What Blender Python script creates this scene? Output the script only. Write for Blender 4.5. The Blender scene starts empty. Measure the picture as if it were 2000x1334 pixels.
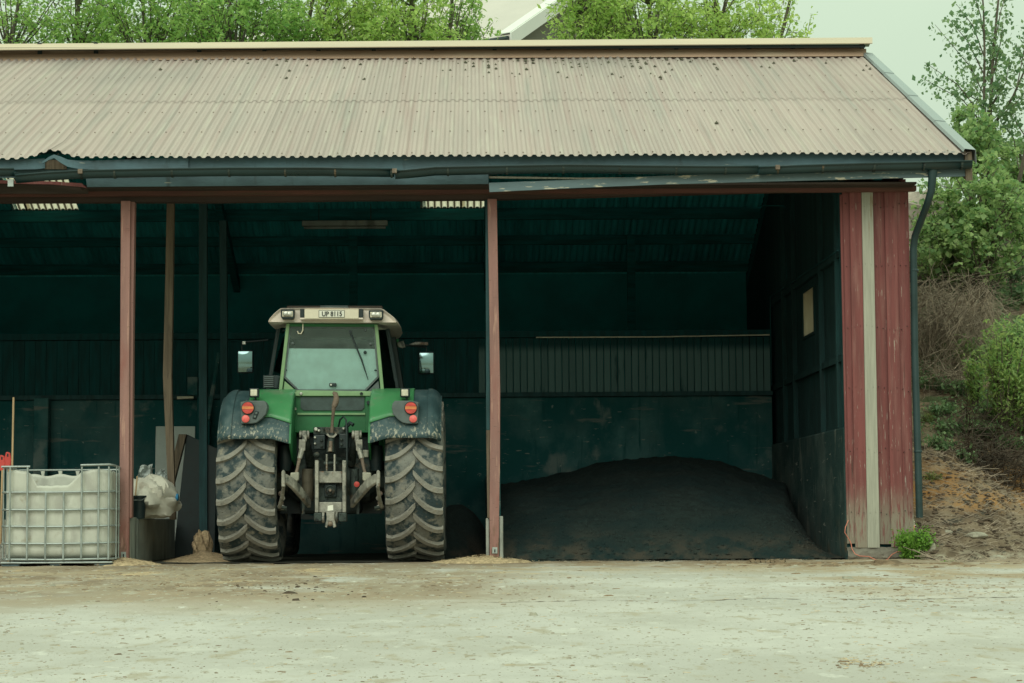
import bpy, math, random
import numpy as np
from mathutils import Vector, Matrix
random.seed(7); RNG = np.random.default_rng(7)
R = math.radians
scene = bpy.context.scene

# ------------------------------------------------------------------ camera
FPX = 4167.0                                   # focal length for a 2000 px wide frame (75 mm)
CAM = np.array([0.0, -23.0, 0.47])
YAW, PITCH, ROLL = R(1.0), R(4.71), R(0.42)
FW = np.array([math.sin(YAW)*math.cos(PITCH), math.cos(YAW)*math.cos(PITCH), math.sin(PITCH)])
_h = np.array([math.cos(YAW), -math.sin(YAW), 0.0]); _p = np.cross(_h, FW)
RT = _h*math.cos(ROLL) - _p*math.sin(ROLL); UP = _h*math.sin(ROLL) + _p*math.cos(ROLL)
cd = bpy.data.cameras.new('camera'); cam = bpy.data.objects.new('camera', cd)
scene.collection.objects.link(cam)
cd.sensor_width = 36.0; cd.lens = 36.0*FPX/2000.0; cd.clip_start = 0.1; cd.clip_end = 3000
cam.matrix_world = Matrix(((RT[0], UP[0], -FW[0], CAM[0]), (RT[1], UP[1], -FW[1], CAM[1]),
                           (RT[2], UP[2], -FW[2], CAM[2]), (0, 0, 0, 1)))
scene.camera = cam

# ------------------------------------------------------------------ sky and sun (overcast)
SKY_Z = 1.75
SUN_EL, SUN_AZ = R(38), R(192)
w = bpy.data.worlds.new('World'); scene.world = w; w.use_nodes = True
nt = w.node_tree; nt.nodes.clear(); N = nt.nodes.new; L = nt.links.new
out = N('ShaderNodeOutputWorld'); bg = N('ShaderNodeBackground'); bg.inputs['Strength'].default_value = 0.1
sky = N('ShaderNodeTexSky'); sky.sky_type = 'NISHITA'; sky.sun_disc = False
sky.sun_elevation = SUN_EL; sky.sun_rotation = SUN_AZ
tc = N('ShaderNodeTexCoord'); sp = N('ShaderNodeSeparateXYZ'); L(tc.outputs['Generated'], sp.inputs[0])
mr = N('ShaderNodeMapRange'); mr.inputs['From Min'].default_value = 0; mr.inputs['From Max'].default_value = 1
mr.inputs['To Min'].default_value = 10*SKY_Z*0.335; mr.inputs['To Max'].default_value = 10*SKY_Z
L(sp.outputs['Z'], mr.inputs['Value'])
vm = N('ShaderNodeVectorMath'); vm.operation = 'SCALE'; vm.inputs[0].default_value = (0.815, 1.0, 0.735)
cn = N('ShaderNodeTexNoise'); cn.inputs['Scale'].default_value = 3.5; cn.inputs['Detail'].default_value = 5; L(tc.outputs['Generated'], cn.inputs['Vector'])
cr_ = N('ShaderNodeMapRange'); cr_.inputs['From Min'].default_value = .3; cr_.inputs['From Max'].default_value = .7; cr_.inputs['To Min'].default_value = .93; cr_.inputs['To Max'].default_value = 1.03; L(cn.outputs['Fac'], cr_.inputs['Value'])
cm_ = N('ShaderNodeMath'); cm_.operation = 'MULTIPLY'; L(mr.outputs[0], cm_.inputs[0]); L(cr_.outputs[0], cm_.inputs[1]); L(cm_.outputs[0], vm.inputs['Scale'])
mx = N('ShaderNodeMix'); mx.data_type = 'RGBA'; mx.inputs['Factor'].default_value = 0.92
L(sky.outputs[0], mx.inputs[6]); L(vm.outputs[0], mx.inputs[7])
L(mx.outputs[2], bg.inputs['Color']); L(bg.outputs[0], out.inputs['Surface'])
sl = bpy.data.lights.new('sun', 'SUN'); sl.energy = 1.5; sl.angle = R(45); sl.color = (1.0, 0.97, 0.86)
so = bpy.data.objects.new('sun', sl); scene.collection.objects.link(so)
sdir = Vector((math.sin(SUN_AZ)*math.cos(SUN_EL), math.cos(SUN_AZ)*math.cos(SUN_EL), math.sin(SUN_EL)))
so.rotation_euler = sdir.to_track_quat('Z', 'Y').to_euler(); so.location = (0, -10, 30)
vs = scene.view_settings
vs.view_transform = 'Standard'; vs.look = 'None'; vs.exposure = 0.0; vs.gamma = 1.0; vs.use_curve_mapping = False
scene.render.engine = 'CYCLES'
scene.cycles.use_denoising = True
scene.cycles.max_bounces = 10; scene.cycles.diffuse_bounces = 6; scene.cycles.transparent_max_bounces = 16
scene.cycles.sample_clamp_indirect = 6.0

# ------------------------------------------------------------------ helpers
def at(u, v, Y):
    "point of the plane at depth Y that the photograph shows at (u, v)"
    d = FW*FPX + RT*(u-1000) - UP*(v-667)
    return CAM + d*((Y-CAM[1])/d[1])
def gnd(u, v, z=0.0):
    d = FW*FPX + RT*(u-1000) - UP*(v-667)
    return CAM + d*((z-CAM[2])/d[2])
ROOT = {}
def empty(name, loc, label=None, cat=None, group=None):
    o = bpy.data.objects.new(name, None); scene.collection.objects.link(o)
    o.location = loc; o.empty_display_size = 0.1; ROOT[o.name] = np.array(loc, float)
    tag(o, label, cat, group); return o
def tag(o, label=None, cat=None, group=None, kind=None):
    if label: o['label'] = label
    if cat: o['category'] = cat
    if group: o['group'] = group
    if kind: o['kind'] = kind
    return o
class MB:
    def __init__(s): s.v = []; s.f = []
    def add(s, v, f):
        n = len(s.v); s.v += [tuple(map(float, p)) for p in v]; s.f += [tuple(i+n for i in q) for q in f]; return s
    def hexa(s, p):   # 0-3 front loop, 4-7 back loop
        return s.add(p, [(0, 1, 2, 3), (7, 6, 5, 4), (1, 0, 4, 5), (2, 1, 5, 6), (3, 2, 6, 7), (0, 3, 7, 4)])
    def box(s, a, b):
        x0, y0, z0 = a; x1, y1, z1 = b
        return s.hexa([(x0, y0, z0), (x1, y0, z0), (x1, y0, z1), (x0, y0, z1), (x0, y1, z0), (x1, y1, z0), (x1, y1, z1), (x0, y1, z1)])
    def obox(s, c, size, M):
        c = Vector(c); h = Vector(size)/2; P = []
        for y in (-1, 1):
            for x, z in ((-1, -1), (1, -1), (1, 1), (-1, 1)):
                P.append(c + M @ Vector((x*h.x, y*h.y, z*h.z)))
        return s.hexa(P)
    def prism(s, pts, d):   # front polygon, extruded by vector d
        n = len(pts); d = np.array(d, float); P = [np.array(p, float) for p in pts]
        f = [tuple(range(n)), tuple(range(2*n-1, n-1, -1))]
        f += [((i+1) % n, i, n+i, n+(i+1) % n) for i in range(n)]
        return s.add(P + [p+d for p in P], f)
    def px(s, uv, Y, d):     # outline seen at (u, v), standing at depth Y, thickness d
        return s.prism([at(u, v, Y) for u, v in uv], (0, d, 0))
    def pxr(s, u0, v0, u1, v1, Y, d):
        return s.px([(u0, v1), (u1, v1), (u1, v0), (u0, v0)], Y, d)
    def tube(s, pts, r, n=8, cap=True):
        P = [Vector(tuple(map(float, p))) for p in pts]; m = len(P)
        rr = [r]*m if np.isscalar(r) else list(r); V = []; F = []
        ref = None
        for i in range(m):
            t = (P[min(i+1, m-1)] - P[max(i-1, 0)])
            t = t.normalized() if t.length > 1e-9 else Vector((0, 0, 1))
            if ref is None: ref = Vector((1, 0, 0)) if abs(t.x) < .8 else Vector((0, 1, 0))
            a = (ref - t*ref.dot(t)).normalized(); ref = a; b = t.cross(a)
            for k in range(n):
                q = 2*math.pi*k/n; V.append(P[i] + (a*math.cos(q) + b*math.sin(q))*rr[i])
        for i in range(m-1):
            for k in range(n):
                k2 = (k+1) % n; F.append((i*n+k, i*n+k2, (i+1)*n+k2, (i+1)*n+k))
        if cap: F += [tuple(range(n-1, -1, -1)), tuple(range((m-1)*n, m*n))]
        return s.add(V, F)
    def lathe(s, c, axis, prof, n=32, cap=True):   # prof: (radius, offset along axis)
        c = Vector(tuple(map(float, c))); ax = {'x': Vector((1, 0, 0)), 'y': Vector((0, 1, 0)), 'z': Vector((0, 0, 1))}[axis]
        a = Vector((0, 0, 1)) if axis != 'z' else Vector((1, 0, 0)); b = ax.cross(a); V = []; F = []
        for r, h in prof:
            for k in range(n):
                q = 2*math.pi*k/n; V.append(c + ax*h + (a*math.cos(q) + b*math.sin(q))*r)
        for i in range(len(prof)-1):
            for k in range(n):
                k2 = (k+1) % n; F.append((i*n+k, i*n+k2, (i+1)*n+k2, (i+1)*n+k))
        if cap: F += [tuple(range(n-1, -1, -1)), tuple(range((len(prof)-1)*n, len(prof)*n))]
        return s.add(V, F)
    def grid(s, G):          # G[i][j] of points
        n, m = len(G), len(G[0]); V = [p for row in G for p in row]
        return s.add(V, [(i*m+j, i*m+j+1, (i+1)*m+j+1, (i+1)*m+j) for i in range(n-1) for j in range(m-1)])
    def build(s, name, mat, parent=None, bevel=0, smooth=None, seg=2, thick=0, fix=True, **kw):
        org = ROOT.get(parent.name, np.zeros(3)) if parent else np.zeros(3)
        me = bpy.data.meshes.new(name); V = np.array(s.v, float).reshape(-1, 3) - org
        me.from_pydata(V.tolist(), [], s.f); me.update()
        if fix and len(s.f) < 20000:
            import bmesh
            bm = bmesh.new(); bm.from_mesh(me); bmesh.ops.recalc_face_normals(bm, faces=bm.faces); bm.to_mesh(me); bm.free()
        if smooth is not None:
            me.shade_smooth(); me.set_sharp_from_angle(angle=R(smooth))
        me.materials.append(mat)
        o = bpy.data.objects.new(name, me); scene.collection.objects.link(o)
        if parent: o.parent = parent
        ROOT[o.name] = org
        if thick:
            m = o.modifiers.new('thick', 'SOLIDIFY'); m.thickness = thick; m.offset = -1
        if bevel:
            m = o.modifiers.new('bevel', 'BEVEL'); m.width = bevel; m.segments = seg; m.limit_method = 'ANGLE'; m.angle_limit = R(35)
            m.harden_normals = False
        tag(o, **kw); return o
def fastmesh(name, V, quads, mat, parent=None, smooth=False):
    V = np.asarray(V, np.float32); quads = np.asarray(quads, np.int32); k = quads.shape[1]
    org = ROOT.get(parent.name, np.zeros(3)) if parent else np.zeros(3)
    V = V - org.astype(np.float32)
    me = bpy.data.meshes.new(name); me.vertices.add(len(V)); me.vertices.foreach_set('co', V.ravel())
    me.loops.add(quads.size); me.loops.foreach_set('vertex_index', quads.ravel())
    me.polygons.add(len(quads)); me.polygons.foreach_set('loop_start', np.arange(0, quads.size, k, dtype=np.int32))
    me.update(calc_edges=True); me.validate()
    if smooth: me.shade_smooth()
    me.materials.append(mat)
    o = bpy.data.objects.new(name, me); scene.collection.objects.link(o)
    if parent: o.parent = parent
    ROOT[o.name] = org
    return o
def vnoise(x, y, seed=0):
    xi = np.floor(x).astype(int); yi = np.floor(y).astype(int); xf = x-xi; yf = y-yi
    def hsh(a, b):
        n = (a*374761393 + b*668265263 + seed*982451653) & 0x7fffffff
        n = ((n ^ (n >> 13))*1274126177) & 0x7fffffff
        return (n & 0xffff)/65535.0
    sx = xf*xf*(3-2*xf); sy = yf*yf*(3-2*yf)
    a = hsh(xi, yi)*(1-sx) + hsh(xi+1, yi)*sx; b = hsh(xi, yi+1)*(1-sx) + hsh(xi+1, yi+1)*sx
    return (a*(1-sy) + b*sy)*2-1
def fbm(x, y, o=4, seed=0):
    t = 0; a = 1
    for i in range(o): t = t + a*vnoise(x*2**i, y*2**i, seed+i); a *= .5
    return t

# ------------------------------------------------------------------ materials
def mat(name, col, rough=.75, metal=0, var=.18, sc=5, st=(1, 1, 1), bump=.12, bsc=60, bst=None, layers=(), spec=.3, rnd=0.0, coat=0, co='Object'):
    m = bpy.data.materials.new(name); m.use_nodes = True; nt = m.node_tree; N = nt.nodes.new; L = nt.links.new
    b = nt.nodes['Principled BSDF']
    tc = N('ShaderNodeTexCoord'); src = tc.outputs[co]
    def noise(scale, stretch, detail=6, ro=.6):
        mp = N('ShaderNodeMapping'); mp.inputs['Scale'].default_value = stretch; L(src, mp.inputs[0])
        n = N('ShaderNodeTexNoise'); n.inputs['Scale'].default_value = scale; n.inputs['Detail'].default_value = detail
        n.inputs['Roughness'].default_value = ro; L(mp.outputs[0], n.inputs['Vector']); return n.outputs['Fac']
    def ramp(f, lo, hi):
        r = N('ShaderNodeMapRange'); r.interpolation_type = 'SMOOTHSTEP'
        r.inputs['From Min'].default_value = lo; r.inputs['From Max'].default_value = hi
        r.inputs['To Min'].default_value = 0; r.inputs['To Max'].default_value = 1
        L(f, r.inputs['Value']); return r.outputs[0]
    def mix(f, a, bb):
        x = N('ShaderNodeMix'); x.data_type = 'RGBA'
        if hasattr(f, 'is_linked'): L(f, x.inputs[0])
        else: x.inputs[0].default_value = f
        for v, k in ((a, 6), (bb, 7)):
            if isinstance(v, tuple): x.inputs[k].default_value = (*v[:3], 1)
            else: L(v, x.inputs[k])
        return x.outputs[2]
    f = ramp(noise(sc, st), .3, .7)
    c = mix(f, tuple(max(0, x*(1-var)) for x in col), tuple(min(1, x*(1+var)) for x in col))
    sep = None
    for ly in layers:
        lc, lo, hi, s_, t_ = ly[:5]; fac = ramp(noise(s_, t_), lo, hi)
        if len(ly) > 5:      # limited to a zone along an axis of the object: (axis, from, to)
            for ax, z0, z1 in ly[5]:
                if sep is None: sep = N('ShaderNodeSeparateXYZ'); L(src, sep.inputs[0])
                z = ramp(sep.outputs[ax], min(z0, z1), max(z0, z1))
                if z0 > z1 or True:
                    if z1 < z0:
                        i = N('ShaderNodeMath'); i.operation = 'SUBTRACT'; i.inputs[0].default_value = 1; L(z, i.inputs[1]); z = i.outputs[0]
                mm = N('ShaderNodeMath'); mm.operation = 'MULTIPLY'; L(fac, mm.inputs[0]); L(z, mm.inputs[1]); fac = mm.outputs[0]
        c = mix(fac, c, lc)
    if rnd:
        oi = N('ShaderNodeObjectInfo'); hv = N('ShaderNodeHueSaturation')
        mv = N('ShaderNodeMapRange'); mv.inputs['To Min'].default_value = 1-rnd; mv.inputs['To Max'].default_value = 1+rnd
        L(oi.outputs['Random'], mv.inputs['Value']); L(mv.outputs[0], hv.inputs['Value']); L(c, hv.inputs['Color']); c = hv.outputs[0]
    L(c, b.inputs['Base Color'])
    b.inputs['Metallic'].default_value = metal; b.inputs['Specular IOR Level'].default_value = spec
    if coat: b.inputs['Coat Weight'].default_value = coat
    rr = N('ShaderNodeMapRange'); rr.inputs['To Min'].default_value = max(0.02, rough-.1); rr.inputs['To Max'].default_value = min(1, rough+.12)
    L(f, rr.inputs['Value']); L(rr.outputs[0], b.inputs['Roughness'])
    if bump:
        bp = N('ShaderNodeBump'); bp.inputs['Strength'].default_value = min(1, bump*3); bp.inputs['Distance'].default_value = .01
        L(noise(bsc, bst or st, 5), bp.inputs['Height']); L(bp.outputs[0], b.inputs['Normal'])
    return m
def leafmat(name, c0, c1, trans=.35, rough=.5):
    m = bpy.data.materials.new(name); m.use_nodes = True; nt = m.node_tree; N = nt.nodes.new; L = nt.links.new
    b = nt.nodes['Principled BSDF']; o = nt.nodes['Material Output']
    g = N('ShaderNodeNewGeometry'); x = N('ShaderNodeMix'); x.data_type = 'RGBA'
    x.inputs[6].default_value = (*c0, 1); x.inputs[7].default_value = (*c1, 1); L(g.outputs['Random Per Island'], x.inputs[0])
    L(x.outputs[2], b.inputs['Base Color']); b.inputs['Roughness'].default_value = rough; b.inputs['Specular IOR Level'].default_value = .35
    t = N('ShaderNodeBsdfTranslucent'); hv = N('ShaderNodeHueSaturation'); hv.inputs['Value'].default_value = 1.5; hv.inputs['Hue'].default_value = .485
    L(x.outputs[2], hv.inputs['Color']); L(hv.outputs[0], t.inputs['Color'])
    ms = N('ShaderNodeMixShader'); ms.inputs[0].default_value = trans; L(b.outputs[0], ms.inputs[1]); L(t.outputs[0], ms.inputs[2]); L(ms.outputs[0], o.inputs['Surface'])
    return m
def glassmat(name, tint, alpha, rough=.05):
    m = bpy.data.materials.new(name); m.use_nodes = True; nt = m.node_tree; N = nt.nodes.new; L = nt.links.new
    o = nt.nodes['Material Output']; nt.nodes.remove(nt.nodes['Principled BSDF'])
    tr = N('ShaderNodeBsdfTransparent'); tr.inputs[0].default_value = (*tint, 1)
    gl = N('ShaderNodeBsdfGlossy'); gl.inputs['Roughness'].default_value = rough; gl.inputs['Color'].default_value = (.9, .95, .93, 1)
    df = N('ShaderNodeBsdfDiffuse'); df.inputs[0].default_value = (.3, .36, .33, 1)
    fr = N('ShaderNodeFresnel'); fr.inputs[0].default_value = 1.5
    tc = N('ShaderNodeTexCoord'); n = N('ShaderNodeTexNoise'); n.inputs['Scale'].default_value = 9; n.inputs['Detail'].default_value = 8; L(tc.outputs['Object'], n.inputs['Vector'])
    mr = N('ShaderNodeMapRange'); mr.inputs['From Min'].default_value = .3; mr.inputs['From Max'].default_value = .8; mr.inputs['To Max'].default_value = alpha; L(n.outputs['Fac'], mr.inputs['Value'])
    a = N('ShaderNodeMixShader'); L(mr.outputs[0], a.inputs[0]); L(tr.outputs[0], a.inputs[1]); L(df.outputs[0], a.inputs[2])
    c = N('ShaderNodeMixShader'); L(fr.outputs[0], c.inputs[0]); L(a.outputs[0], c.inputs[1]); L(gl.outputs[0], c.inputs[2]); L(c.outputs[0], o.inputs['Surface'])
    return m
M = {}
DIRT = (.12, .085, .05)
M['roof'] = mat('roof_metal', (.375, .305, .285), .6, 0, .08, 1.3, (1, .25, .25), .05, 40, rnd=.06, layers=[
    ((.30, .27, .25), .50, .74, 1.5, (3.5, .16, .16)), ((.34, .25, .235), .50, .74, 2.6, (4, .10, .10)), ((.41, .36, .32), .5, .75, 3, (5, .2, .2)), ((.26, .23, .215), .45, .75, .45, (1, .5, .5), ((1, 2.2, 4.8),)), ((.2, .17, .15), .68, .8, 14, (1, .6, .6))])
M['rearboard'] = mat('rear_wall_shade_lift', (.018, .24, .265), .8, 0, .15, 2)  # teal colour raised to lift the deep interior shade, not a real paint
M['roof_under'] = mat('roof_underside', (.04, .38, .42), .6, 0, .25, 2, (3, .4, .4), .05, 40)  # tone of the lifted roof shade put into the sheet colour
M['ridge'] = mat('ridge_flashing', (.43, .30, .22), .55, 0, .12, 2, (.4, 1, 1), .03, 20, layers=[((.50, .40, .30), .5, .7, 2, (.3, 1, 1))])
M['ridgecap'] = mat('ridge_cap', (.50, .41, .31), .55, 0, .08, 2, (.3, 1, 1), .02, 20)
M['verge'] = mat('verge_flashing', (.27, .31, .32), .45, .2, .08, 2, (1, 1, 1), .02, 30)
M['fascia'] = mat('fascia_board', (.085, .145, .175), .6, 0, .22, 2.2, (1, 3, 3), .1, 30, (.3, 3, 3), layers=[
    ((.06, .09, .10), .58, .75, 6, (1.2, .3, .3)), ((.33, .34, .30), .66, .72, 9, (.4, 3, 3))])
M['fascia_worn'] = mat('fascia_board_worn', (.11, .16, .18), .6, 0, .2, 3, (.4, 2, 2), .1, 40, (.3, 3, 3), layers=[((.50, .47, .38), .57, .62, 14, (.3, 1, 1.6))])
M['gutter'] = mat('gutter', (.012, .034, .038), .35, 0, .2, 4, (.3, 1, 1), .02, 30, spec=.5)
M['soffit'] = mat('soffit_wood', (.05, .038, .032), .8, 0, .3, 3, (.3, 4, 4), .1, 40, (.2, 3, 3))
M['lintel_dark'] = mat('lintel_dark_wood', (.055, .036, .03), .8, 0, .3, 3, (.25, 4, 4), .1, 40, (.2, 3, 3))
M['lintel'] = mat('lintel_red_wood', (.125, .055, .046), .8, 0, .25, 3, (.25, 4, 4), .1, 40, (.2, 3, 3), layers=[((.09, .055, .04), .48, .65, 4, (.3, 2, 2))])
red_layers = [((.225, .10, .092), .46, .72, 3, (6, 6, .4)), ((.36, .31, .27), .655, .70, 9, (9, 9, .6)), ((.10, .055, .045), .68, .78, 10, (5, 5, .5)), ((.34, .29, .25), .67, .685, 30, (1.2, 1.2, .06)), ((.07, .04, .035), .66, .68, 22, (1.2, 1.2, .04))]
M['red'] = mat('red_barn_paint', (.17, .056, .055), .75, 0, .18, 3, (8, 8, .4), .14, 60, (5, 5, .25), layers=red_layers + [((.23, .20, .16), .34, .52, 6, (7, 7, .8), ((2, .85, .35),)), ((.32, .28, .25), .62, .68, 12, (5, 5, .35), ((2, 2.4, 1.2),))], rnd=.12)
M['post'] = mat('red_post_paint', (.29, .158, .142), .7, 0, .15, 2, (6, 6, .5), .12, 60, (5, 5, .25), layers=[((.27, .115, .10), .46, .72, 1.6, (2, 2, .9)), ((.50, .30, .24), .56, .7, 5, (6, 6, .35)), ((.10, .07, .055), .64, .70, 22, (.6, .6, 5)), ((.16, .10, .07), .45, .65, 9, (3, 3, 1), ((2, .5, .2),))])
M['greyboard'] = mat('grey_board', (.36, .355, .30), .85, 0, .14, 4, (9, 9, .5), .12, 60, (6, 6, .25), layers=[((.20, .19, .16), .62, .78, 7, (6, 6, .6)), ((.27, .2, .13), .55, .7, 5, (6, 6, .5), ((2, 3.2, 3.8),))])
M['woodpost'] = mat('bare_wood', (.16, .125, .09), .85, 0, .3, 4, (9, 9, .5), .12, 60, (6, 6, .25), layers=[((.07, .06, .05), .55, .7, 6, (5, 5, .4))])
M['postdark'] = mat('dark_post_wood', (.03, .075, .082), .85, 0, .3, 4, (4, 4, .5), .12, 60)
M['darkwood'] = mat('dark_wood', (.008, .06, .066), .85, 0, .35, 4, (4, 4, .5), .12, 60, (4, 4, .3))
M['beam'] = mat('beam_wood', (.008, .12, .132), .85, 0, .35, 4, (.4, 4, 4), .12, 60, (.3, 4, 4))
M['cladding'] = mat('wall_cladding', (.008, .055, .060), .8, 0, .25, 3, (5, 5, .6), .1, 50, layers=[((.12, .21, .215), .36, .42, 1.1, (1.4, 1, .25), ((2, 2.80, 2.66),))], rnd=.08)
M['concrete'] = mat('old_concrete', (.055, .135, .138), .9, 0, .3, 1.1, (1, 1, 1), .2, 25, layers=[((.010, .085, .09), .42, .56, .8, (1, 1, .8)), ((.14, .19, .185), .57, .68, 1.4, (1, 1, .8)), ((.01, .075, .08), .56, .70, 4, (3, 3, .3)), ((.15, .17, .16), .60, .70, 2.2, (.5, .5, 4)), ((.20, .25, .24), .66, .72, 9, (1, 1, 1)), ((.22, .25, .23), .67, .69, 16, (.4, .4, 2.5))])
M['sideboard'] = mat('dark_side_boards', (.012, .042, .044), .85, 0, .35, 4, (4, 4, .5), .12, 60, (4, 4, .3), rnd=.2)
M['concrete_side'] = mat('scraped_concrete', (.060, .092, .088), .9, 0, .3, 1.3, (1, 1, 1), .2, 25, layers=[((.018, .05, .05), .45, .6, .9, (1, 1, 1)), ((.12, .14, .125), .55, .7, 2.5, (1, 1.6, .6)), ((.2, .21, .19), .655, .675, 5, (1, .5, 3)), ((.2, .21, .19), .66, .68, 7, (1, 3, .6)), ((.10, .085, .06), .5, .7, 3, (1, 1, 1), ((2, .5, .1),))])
M['concrete_l'] = mat('pale_concrete', (.34, .36, .33), .9, 0, .2, 3, (1, 1, 1), .15, 35, layers=[((.18, .19, .17), .5, .7, 2, (2, 2, .5)), ((.42, .36, .26), .6, .75, 6, (1, 1, 1))])
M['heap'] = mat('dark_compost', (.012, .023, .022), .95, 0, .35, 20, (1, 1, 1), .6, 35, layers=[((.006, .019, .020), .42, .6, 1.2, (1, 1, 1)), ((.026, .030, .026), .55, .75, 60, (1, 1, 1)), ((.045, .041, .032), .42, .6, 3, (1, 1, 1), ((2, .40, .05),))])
M['chaff'] = mat('chaff', (.50, .38, .24), .95, 0, .3, 30, (1, 1, 1), .5, 70, layers=[((.25, .18, .11), .5, .7, 12, (1, 1, 1))])
M['yard'] = mat('yard_dusty_concrete', (.44, .42, .395), .92, 0, .08, .5, (1, .6, 1), .25, 30, layers=[
    ((.385, .365, .335), .42, .62, .9, (1, .5, 1)),
    ((.485, .465, .435), .5, .7, 2.5, (.8, .5, 1)),
    ((.30, .23, .165), .34, .50, .7, (.8, .5, 1), ((1, -13.0, -9.5), (0, 1.2, -.6))),
    ((.21, .155, .11), .42, .56, 1.7, (.8, .4, 1), ((1, -11.0, -8.0), (0, .9, -.8))),
    ((.32, .245, .17), .42, .58, 1.1, (.8, .5, 1), ((1, -12.0, -8.5), (0, 1.2, 3.2))),
    ((.38, .30, .21), .44, .6, 1.3, (.8, .5, 1), ((1, -6.0, -3.0),)),
    ((.50, .37, .23), .54, .66, 2.2, (.8, .4, 1), ((1, -9, -4.0), (0, 1.2, .4))),
    ((.27, .205, .145), .42, .56, 1.5, (.8, .4, 1), ((1, -4.5, -1.5),)),
    ((.29, .235, .175), .36, .56, 2.4, (1, .25, 1), ((0, -3.0, -2.75), (0, -2.1, -2.35), (1, -13, -8))),
    ((.29, .235, .175), .36, .56, 2.4, (1, .25, 1), ((0, -1.1, -.85), (0, -.25, -.5), (1, -13, -8))),
    ((.36, .32, .26), .56, .66, 6, (1, .35, 1)), ((.30, .26, .205), .60, .67, 16, (1, .35, 1)), ((.24, .21, .165), .63, .69, 45, (1, .3, 1)), ((.22, .19, .15), .64, .70, 110, (1, .3, 1)), ((.53, .51, .475), .60, .72, 9, (1, .4, 1))])
M['footing'] = mat('footing_concrete', (.17, .155, .13), .9, 0, .3, 5, (1, 1, 1), .3, 30)
M['ground'] = mat('ground_soil', (.30, .27, .21), .95, 0, .2, .4)
M['soil'] = mat('bank_soil', (.135, .10, .068), .95, 0, .35, 3, (1, 1, 1), .5, 22, layers=[
    ((.21, .165, .115), .48, .66, 2.2, (1, 1, 1)), ((.30, .16, .06), .40, .56, 1.6, (1, 1, 1), ((2, .42, .62), (2, 1.25, .85))),
    ((.30, .22, .14), .5, .65, 5, (1, 1, 1), ((2, .8, 1.1),)), ((.05, .045, .035), .56, .66, 4.5, (1, 1, 1.5)), ((.30, .27, .21), .42, .6, 6, (1, 1, 1), ((2, .14, .0),)), ((.05, .085, .03), .45, .6, 2.6, (1, 1, 1), ((2, 1.2, 2.2),))])
M['rock'] = mat('rock', (.36, .31, .27), .9, 0, .3, 2, (1, 1, 1), .4, 12, layers=[((.18, .17, .15), .5, .7, 3, (1, 2, 3))])
M['stone'] = mat('stone', (.33, .31, .25), .9, 0, .25, 6, (1, 1, 1), .3, 30)
M['bark'] = mat('bark', (.10, .085, .065), .9, 0, .3, 12, (1, 1, .3), .3, 40)
M['twig'] = mat('dry_twig', (.27, .215, .165), .9, 0, .4, 3, (1, 1, 1), 0)
M['leaf_back'] = leafmat('leaf_willow', (.24, .39, .10), (.50, .63, .21), 0.58)
M['leaf_back2'] = leafmat('leaf_alder', (.16, .32, .085), (.38, .54, .17), 0.56)
M['leaf_birch'] = leafmat('leaf_birch', (.10, .20, .10), (.24, .35, .17), 0.45)
M['leaf_maple'] = leafmat('leaf_maple', (.135, .265, .105), (.36, .48, .20), .48)
M['leaf_shrub'] = leafmat('leaf_shrub', (.14, .28, .085), (.36, .47, .16), 0.45)
M['leaf_low'] = leafmat('leaf_groundcover', (.09, .19, .09), (.25, .36, .17), .3)
M['leaf_weed'] = leafmat('leaf_weed', (.10, .24, .035), (.22, .40, .07), .35)
M['grass'] = leafmat('grass_blades', (.10, .17, .04), (.24, .30, .09), .3)
# tractor
splash = [((.33, .32, .26), .53, .60, 30, (1.3, 1.3, .25), ((2, 1.56, 1.34),)), ((.32, .31, .25), .66, .70, 50, (1, 1, .6)), ((.075, .11, .115), .5, .7, 4, (1, 1, 1))]
M['mud'] = mat('mudguard_plastic', (.035, .07, .078), .5, 0, .25, 4, (1, 1, 1), .05, 30, layers=splash, spec=.4)
M['green'] = mat('green_paint', (.055, .235, .093), .42, 0, .08, 3, (1, 1, 1), .02, 20, layers=[((.12, .22, .12), .52, .72, 3, (1, 1, 1)), ((.16, .19, .13), .63, .70, 14, (1, 1, 1))], spec=.45, coat=.2)
M['dgreen'] = mat('dark_green_paint', (.02, .14, .05), .5, 0, .2, 3, (1, 1, 1), .03, 20, spec=.4)
M['lgreen'] = mat('pale_green_paint', (.20, .33, .17), .5, 0, .12, 5, (1, 1, 1), .03, 30, spec=.4)
M['tyre'] = mat('muddy_tyre', (.17, .172, .158), .9, 0, .25, 6, (1, 1, 1), .3, 45, layers=[((.035, .055, .062), .44, .58, 7, (1, 1, 1)), ((.27, .25, .205), .57, .72, 10, (1, 1, 1)), ((.06, .055, .04), .62, .70, 24, (1, 1, 1))])
M['lug'] = mat('muddy_lug', (.235, .225, .20), .88, 0, .25, 7, (1, 1, 1), .25, 50, layers=[((.07, .075, .07), .54, .68, 9, (1, 1, 1)), ((.27, .235, .185), .55, .7, 18, (1, 1, 1))])
M['black'] = mat('black_plastic', (.012, .024, .026), .5, 0, .3, 6, (1, 1, 1), .03, 40, spec=.4)
M['grime'] = mat('greasy_iron', (.045, .06, .055), .55, .3, .4, 9, (1, 1, 1), .2, 40, layers=[((.13, .10, .07), .55, .7, 8, (1, 1, 1)), ((.015, .02, .02), .5, .65, 14, (1, 1, 1))])
M['grimedark'] = mat('oily_black_iron', (.016, .026, .026), .5, .2, .5, 9, (1, 1, 1), .2, 40, layers=[((.05, .055, .05), .58, .72, 10, (1, 1, 1))])
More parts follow.
